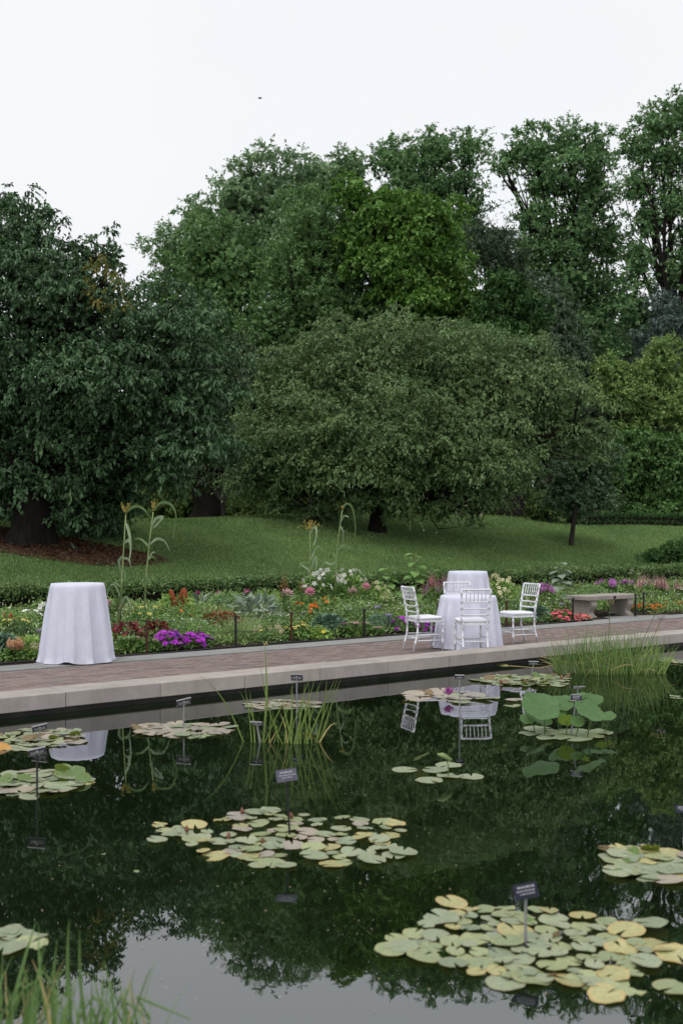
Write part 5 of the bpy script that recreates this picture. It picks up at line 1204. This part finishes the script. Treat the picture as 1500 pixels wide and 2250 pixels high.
B('bushy_aster', 'bushy green plant dotted with cream buds left of the chairs', 775, 4.7, 1325, .46, 'f_fern', .055, .018, 2000, [('umbel', 'cream', 46, .019, 'white', .45)], cat='plant')
B('chamomile', 'mass of small cream flowers behind the lavender mound', 870, 4.8, 1328, .42, 'f_light', .05, .018, 1500, [('umbel', 'cream', 60, .020, 'white', .5)])
B('statice', 'airy dotted plant behind the marigolds and kale', 610, 4.5, 1345, .42, 'f_fern', .055, .018, 1700, [('umbel', 'cream', 40, .019, 'white', .45)], cat='plant')
B('foxglove', 'pale yellow flower spikes left of the chair back', 846, 5.2, 1308, .16, 'f_mid', .10, .035, 200, [('spike', 'cream', 5, .22, 'gold', .65)])
def big_leaf_plant(name, label, px, n, pytop, count, L, mat='f_mid'):
    X, Y = on_n(px, n); z0 = bed_z(n); h = zpix(pytop, Y) - z0; t = thing(name, label, 'plant', (X, Y, z0))
    m = MB(); m.tube([(0, 0, 0), (.02, 0, h*.5), (0, .02, h)], [.014, .012, .006], 6); m.build('stem', M['stem_pale'], t)
    lm = MB(); V = []
    out = [(0, 0), (.12, .30), (.32, .46), (.55, .40), (.8, .2), (1, 0)]
    V = [(0, 0, 0)] + [(x, y, .10*abs(y) - .12*x*x) for x, y in out[1:-1]] + [(1, 0, -.16)] + [(x, -y, .10*abs(y) - .12*x*x) for x, y in reversed(out[1:-1])] + [(x, 0, -.10*x*x) for x, _ in out[1:-1]]
    nA = 4; mids = list(range(len(V)-4, len(V))); R_ = [0, 1, 2, 3, 4, 5]; L_ = [0, 9, 8, 7, 6, 5]; Mi = [0] + mids + [5]
    F = []
    for q in range(5):
        for S_, fl_ in ((R_, 0), (L_, 1)):
            f = [Mi[q], Mi[q+1], S_[q+1], S_[q]]; f = [x for i, x in enumerate(f) if x not in f[:i]]
            F.append(tuple(f if fl_ else f[::-1]))
    lm.add(V, F); me = lm.mesh('leaf', M[mat])
    pet_ = MB()
    for k in range(count):
        q = .18 + .80*k/(count-1); a = k*2.4; l = L*(1.15 - .5*q)*random.uniform(.85, 1.1); pl = .10*(1.2 - .6*q)
        p0 = np.array((0, 0, q*h)); p1 = p0 + np.array((math.cos(a)*pl, math.sin(a)*pl, .04)); pet_.tube([p0, p1], [.005, .004], 4, caps=False)
        link('leaf', me, t, p1, (random.uniform(-.2, .2), random.uniform(.0, .55) - .25*(q > .85), a), l)
    pet_.build('leaf_stalks', M['stem_pale'], t); return t
big_leaf_plant('sunflower_plant', 'tall leafy sunflower without bloom left of the rear chair', 912, 6.3, 1218, 26, .27)
big_leaf_plant('sunflower_plant', 'shorter leafy sunflower left of the taller one', 850, 6.5, 1248, 22, .26)
big_leaf_plant('sunflower_plant', 'leafy grey-green tall plant left of the stone bench', 1232, 5.6, 1238, 24, .30, 'f_silver')
B('salvia', 'pink and mauve flower spikes behind the left chair', 965, 5.2, 1278, .34, 'f_mid', .08, .03, 600, [('spike', 'rose', 20, .24, 'pink', .55), ('spike', 'lilac', 14, .22, 'pink', .5)])
B('chamomile', 'small cream flowers behind the left chair seat', 950, 4.4, 1325, .36, 'f_fern', .05, .018, 900, [('umbel', 'cream', 20, .018, 'white', .5)])
B('tobacco_flower', 'cream white star flowers between the tall table and the right chair', 1098, 5.4, 1264, .40, 'f_light', .13, .045, 520, [('star', 'cream', 40, .055, 'cream', .4)], stems=6)
B('aster', 'mauve speckled plant behind the right chair seat', 1120, 4.6, 1310, .30, 'f_fern', .06, .02, 900, [('umbel', 'lilac', 14, .02, 'white', .5)], cat='plant')
B('kale', 'curly kale between the right chair and the coral petunias', 1180, 3.95, 1335, .24, 'f_blue', .08, .07, 900, cat='vegetable')
B('alyssum', 'white alyssum left of the coral petunias', 1200, 3.7, 1344, .12, 'f_mid', .05, .025, 240, [('umbel', 'white', 10, .028, 'white', .4)])
B('petunia', 'coral pink petunias at the left end of the bench', 1232, 3.62, 1340, .26, 'f_mid', .06, .035, 320, [('petunia', 'coral', 58, .048, 'rose', .1)])
B('petunia', 'low coral pink petunias under the bench corner', 1276, 3.55, 1350, .20, 'f_mid', .06, .035, 220, [('petunia', 'coral', 36, .046, 'rose', .1)])
B('hibiscus', 'dark red-leaved plant right of the right chair', 1188, 5.4, 1283, .26, 'f_red', .12, .06, 160, [('spider', 'lilac', 4, .07, 'white', .7)], cat='plant', shape='column', stems=3)
B('spider_flower', 'mauve pink spider flowers beside the dark red leaves', 1200, 5.0, 1292, .22, 'f_mid', .10, .035, 300, [('spider', 'lilac', 6, .07, 'white', .7)], stems=3)
B('spider_flower', 'purple spider flowers above the left half of the bench', 1335, 5.6, 1278, .38, 'f_mid', .10, .04, 700, [('spider', 'lilac', 8, .085, 'white', .85)], stems=4)
B('spider_flower', 'purple spider flowers above the right end of the bench', 1378, 5.6, 1280, .20, 'f_mid', .10, .04, 320, [('spider', 'lilac', 4, .085, 'white', .85)], stems=3)
B('fern_bush', 'soft green rounded bush behind the bench', 1300, 5.4, 1285, .40, 'f_fern', .07, .018, 1800, cat='plant')
B('agapanthus', 'thin stems with white heads in front of the hedge right of the bench', 1392, 6.2, 1250, .20, 'f_light', .30, .015, 60, [('umbel', 'white', 9, .045, 'cream', .75)], stems=6)
B('lupine', 'pink flower spikes right of the bench', 1428, 5.2, 1282, .45, 'f_mid', .09, .03, 900, [('spike', 'pink', 28, .28, 'pink', .55), ('spike', 'palepink', 14, .24, 'pink', .5)])
B('lupine', 'pink flower spikes at the right edge of the bed', 1480, 5.4, 1290, .40, 'f_mid', .09, .03, 800, [('spike', 'pink', 16, .24, 'pink', .55), ('umbel', 'cream', 20, .035, 'white', .6)])
B('marigold', 'orange marigold drift right of the bench', 1425, 4.1, 1325, .40, 'f_mid', .06, .03, 900, [('dome', 'orange', 60, .032, 'gold', .4)])
B('marigold', 'sparser orange marigolds at the right edge', 1475, 4.3, 1320, .36, 'f_fern', .06, .02, 900, [('dome', 'orange', 12, .032, 'gold', .6)])
B('shrublet', 'low green foliage mound seen under the bench', 1345, 4.6, 1325, .40, 'f_mid', .08, .04, 900, cat='plant')

# corn and sorghum
def corn(label, base_px, n, top, stalk_pts, leaves, tass, name='corn_plant'):
    X, Y = on_n(base_px, n); z0 = bed_z(n); o3 = np.array((X, Y, z0)); t = thing(name, label, 'corn', (X, Y, z0))
    P = [np.array((0, 0, 0.))] + [at(px, py, Y) - o3 for px, py in stalk_pts]
    m = MB(); m.tube(P, [.016] + [.013 - .006*i/len(stalk_pts) for i in range(len(stalk_pts))], 7); m.build('stalk', M['stem_pale'], t, smooth=True)
    for i, pts in enumerate(leaves):
        mt = 'corn_pale' if pts[0] == 'p' else 'corn'; wd = .040; pts = pts[1:]
        dy = random.choice((-1, 1))*.16
        Q = [at(px, py, Y + dy*(k/(len(pts)-1))) - o3 for k, (px, py) in enumerate(pts)]
        nn = 12; S = []
        for k in range(nn+1):
            u_ = k/nn*(len(Q)-1); j = min(int(u_), len(Q)-2); f = u_ - j
            p0, p1, p2, p3 = Q[max(j-1, 0)], Q[j], Q[j+1], Q[min(j+2, len(Q)-1)]
            S.append(.5*((2*p1) + (-p0+p2)*f + (2*p0-5*p1+4*p2-p3)*f*f + (-p0+3*p1-3*p2+p3)*f**3))
        V = []; F = []
        for k in range(nn+1):
            q = k/nn; tg = nrm(S[min(k+1, nn)] - S[max(k-1, 0)]); tw = 1.2*q + i; ref = np.array((math.sin(tw)*.5, -.8, .45))
            sd_ = nrm(np.cross(tg, ref)); nm_ = np.cross(sd_, tg); w_ = wd*(.45 + .55*min(1, q*4))*(1 - q**2.5) + .002
            V += [S[k] - sd_*w_*.5 + nm_*.012, S[k], S[k] + sd_*w_*.5 + nm_*.012*math.sin(k)]
        for k in range(nn): F += [(3*k, 3*k+1, 3*k+4, 3*k+3), (3*k+1, 3*k+2, 3*k+5, 3*k+4)]
        m = MB(); m.add(V, F); m.build('leaf', M[mt], t, smooth=True)
    if tass:
        e = P[-1]; k = tass[0]; a = rng.uniform(0, 2*math.pi, k); el = rng.uniform(tass[2], 1.45, k)
        D = np.stack([np.cos(a)*np.cos(el), np.sin(a)*np.cos(el), np.sin(el)], 1); V = []; F = []
        for j in range(k):
            l = tass[1]*random.uniform(.6, 1); nq = 16; qs = rng.random(nq)*.9 + .1
            PP = e + D[j]*l*qs[:, None] + np.array((0, 0, -.25*l))*(qs**2)[:, None]*tass[3]; v, f = leaf_quads(PP, nrm(D[j] + rng.normal(size=(nq, 3))*.6), rng.normal(size=(nq, 3)), .026, .010)
            F.append(f + sum(len(x) for x in V)); V.append(v)
        tag(link('tassel', mesh_np('tassel', np.concatenate(V), np.concatenate(F), M['tassel']), t), kind='stuff')
corn('corn stalk nearest the lone table', 264, 5.2, 0, [(268, 1280), (272, 1210), (277, 1130)], [
    ('p', (276, 1148), (281, 1160), (286, 1182), (287, 1210), (284, 1235)), ('p', (271, 1222), (262, 1232), (264, 1252), (270, 1276)), ('p', (270, 1228), (281, 1228), (286, 1236), (289, 1252)), ('g', (277, 1128), (298, 1112), (320, 1122), (332, 1148)), ('p', (274, 1195), (283, 1186), (285, 1196)), ('g', (270, 1250), (276, 1262), (277, 1285)), ('g', (266, 1290), (250, 1280), (240, 1300))], (10, .20, 1.0, .1))
corn('corn stalk with arching top leaf right of the first corn', 315, 5.2, 0, [(322, 1260), (330, 1180), (337, 1125)], [
    ('p', (333, 1160), (342, 1140), (358, 1136), (345, 1152), (336, 1162)), ('g', (338, 1122), (352, 1105), (372, 1106), (384, 1122), (386, 1150), (378, 1185)), ('p', (330, 1196), (345, 1184), (362, 1190), (374, 1212)), ('g', (330, 1206), (312, 1186), (290, 1184)), ('p', (324, 1236), (332, 1220), (340, 1212)), ('g', (326, 1222), (340, 1226), (347, 1240)), ('g', (318, 1275), (326, 1272), (334, 1288)), ('g', (316, 1290), (312, 1278), (308, 1300))], (10, .22, 1.0, .1))
corn('leafy young corn without stalk top at the foot of the corn', 262, 4.9, 0, [(262, 1330), (262, 1310)], [
    ('g', (262, 1345), (252, 1310), (240, 1290), (236, 1310)), ('p', (262, 1345), (262, 1305), (250, 1285), (242, 1288)), ('g', (262, 1345), (280, 1318), (292, 1322), (296, 1345)), ('p', (262, 1345), (275, 1312), (286, 1325), (288, 1350)), ('g', (262, 1345), (246, 1325), (238, 1345)), ('g', (262, 1348), (262, 1320), (272, 1300), (280, 1292))], None)
corn('sorghum with broad golden seed head in mid bed', 682, 5.9, 0, [(681, 1250), (681, 1200), (681, 1165)], [
    ('p', (682, 1172), (690, 1158), (695, 1165), (692, 1190), (687, 1200)), ('p', (682, 1230), (690, 1212), (700, 1200), (706, 1212)), ('g', (682, 1240), (664, 1236), (656, 1250)), ('p', (682, 1255), (668, 1245), (657, 1238)), ('p', (684, 1250), (694, 1222), (696, 1240), (692, 1265))], (26, .30, .35, 1.0), 'sorghum_plant')
corn('corn stalk with drooping tip leaf right of the sorghum', 736, 5.9, 0, [(738, 1240), (742, 1190), (748, 1145), (752, 1120)], [
    ('g', (750, 1128), (758, 1108), (770, 1110), (777, 1130), (780, 1165), (778, 1180)), ('p', (746, 1150), (755, 1135), (766, 1136)), ('p', (744, 1170), (748, 1158), (754, 1172), (752, 1195)), ('p', (741, 1210), (750, 1200), (762, 1198)), ('g', (742, 1205), (765, 1200), (782, 1215)), ('p', (738, 1235), (726, 1240), (712, 1236), (700, 1262)), ('g', (738, 1225), (730, 1218), (722, 1232))], (6, .08, 1.2, .1))

# low ground cover filling the bed
k = 52000; px = rng.uniform(-80, 1580, k); nn = 3.45 + 4.1*rng.random(k)
a = (px - CX)/F_PX; Y = (nn + UX*K0[1] - UY*K0[0])/(UX - UY*a); X = a*Y; U_ = u_of(X, Y)
hh = .07 + .16*np.clip((nn-3.5)/1.5, 0, 1) + .18*(.5 + .5*np.sin(U_*2.1 + 1.4*np.sin(nn*2)))*np.clip((nn-3.6)/1.2, 0, 1)
keep = ~((U_ > 12.1) & (U_ < 14.6) & (nn < 4.25)) & ~((nn < 3.62) & (rng.random(k) < .75)); X, Y, nn, hh = X[keep], Y[keep], nn[keep], hh[keep]; k = len(X)
Z = .09 + (nn-3.3)*.055 + hh*rng.random(k)**.6
V, F = leaf_quads(np.stack([X, Y, Z], 1), nrm(rng.normal(size=(k, 3)) + np.array((0, -.2, .5))), nrm(rng.normal(size=(k, 3))*.4 + np.array((0, -.2, 1.))), rng.uniform(.04, .12, k), rng.uniform(.008, .026, k))
M['f_cover'] = leafmat('bed_cover', (.085, .165, .05), (.31, .44, .15), .55, .3, .25, 1.6)
tag(link('ground_cover', mesh_np('ground_cover', V, F, M['f_cover'])), 'mixed low green foliage filling the flower bed', 'ground cover', kind='stuff')
k = 1900; px = rng.uniform(-20, 1520, k); nn = 3.9 + 3.2*rng.random(k); a = (px - CX)/F_PX; Y = (nn + UX*K0[1] - UY*K0[0])/(UX - UY*a); X = a*Y
P = np.stack([X, Y, .09 + (nn-3.3)*.055 + rng.uniform(.18, .38, k)], 1); ok = ~((u_of(X, Y) > 12.1) & (u_of(X, Y) < 14.6) & (nn < 4.3)); P = P[ok]; k = len(P)
D = nrm(rng.normal(size=(k, 3)) + np.array((0, -.5, .4))); V, F = leaf_quads(P, D, rng.normal(size=(k, 3)), rng.uniform(.018, .034, k), rng.uniform(.018, .03, k))
M['p_mixed'] = leafmat('tiny_bloom', (.72, .70, .5), (.75, .6, .62), .7, .2, .2, 6)
tag(link('tiny_blooms', mesh_np('tiny_blooms', V, F, M['p_mixed'])), 'tiny cream and pink blooms dotted through the bed', 'blooms', kind='stuff')

# pollen and petals drifting on the pond
k = 260; px = rng.uniform(0, 1500, k); py = 1480 + 760*rng.random(k)**1.3; Y = F_PX*EYE/(py - HY); X = (px - CX)/F_PX*Y; ok = n_of(X, Y) < -.1; X, Y = X[ok], Y[ok]; k = len(X)
V, F = leaf_quads(np.stack([X, Y, np.full(k, .003)], 1), rng.normal(size=(k, 3))*np.array((1, 1, 0)), np.tile((0, 0, 1.), (k, 1)), rng.uniform(.004, .014, k), rng.uniform(.003, .008, k), 0, 0)
tag(link('floating_specks', mesh_np('floating_specks', V, F, M['p_straw'])), 'tiny petals and pollen drifting on the pond', 'debris', kind='stuff')
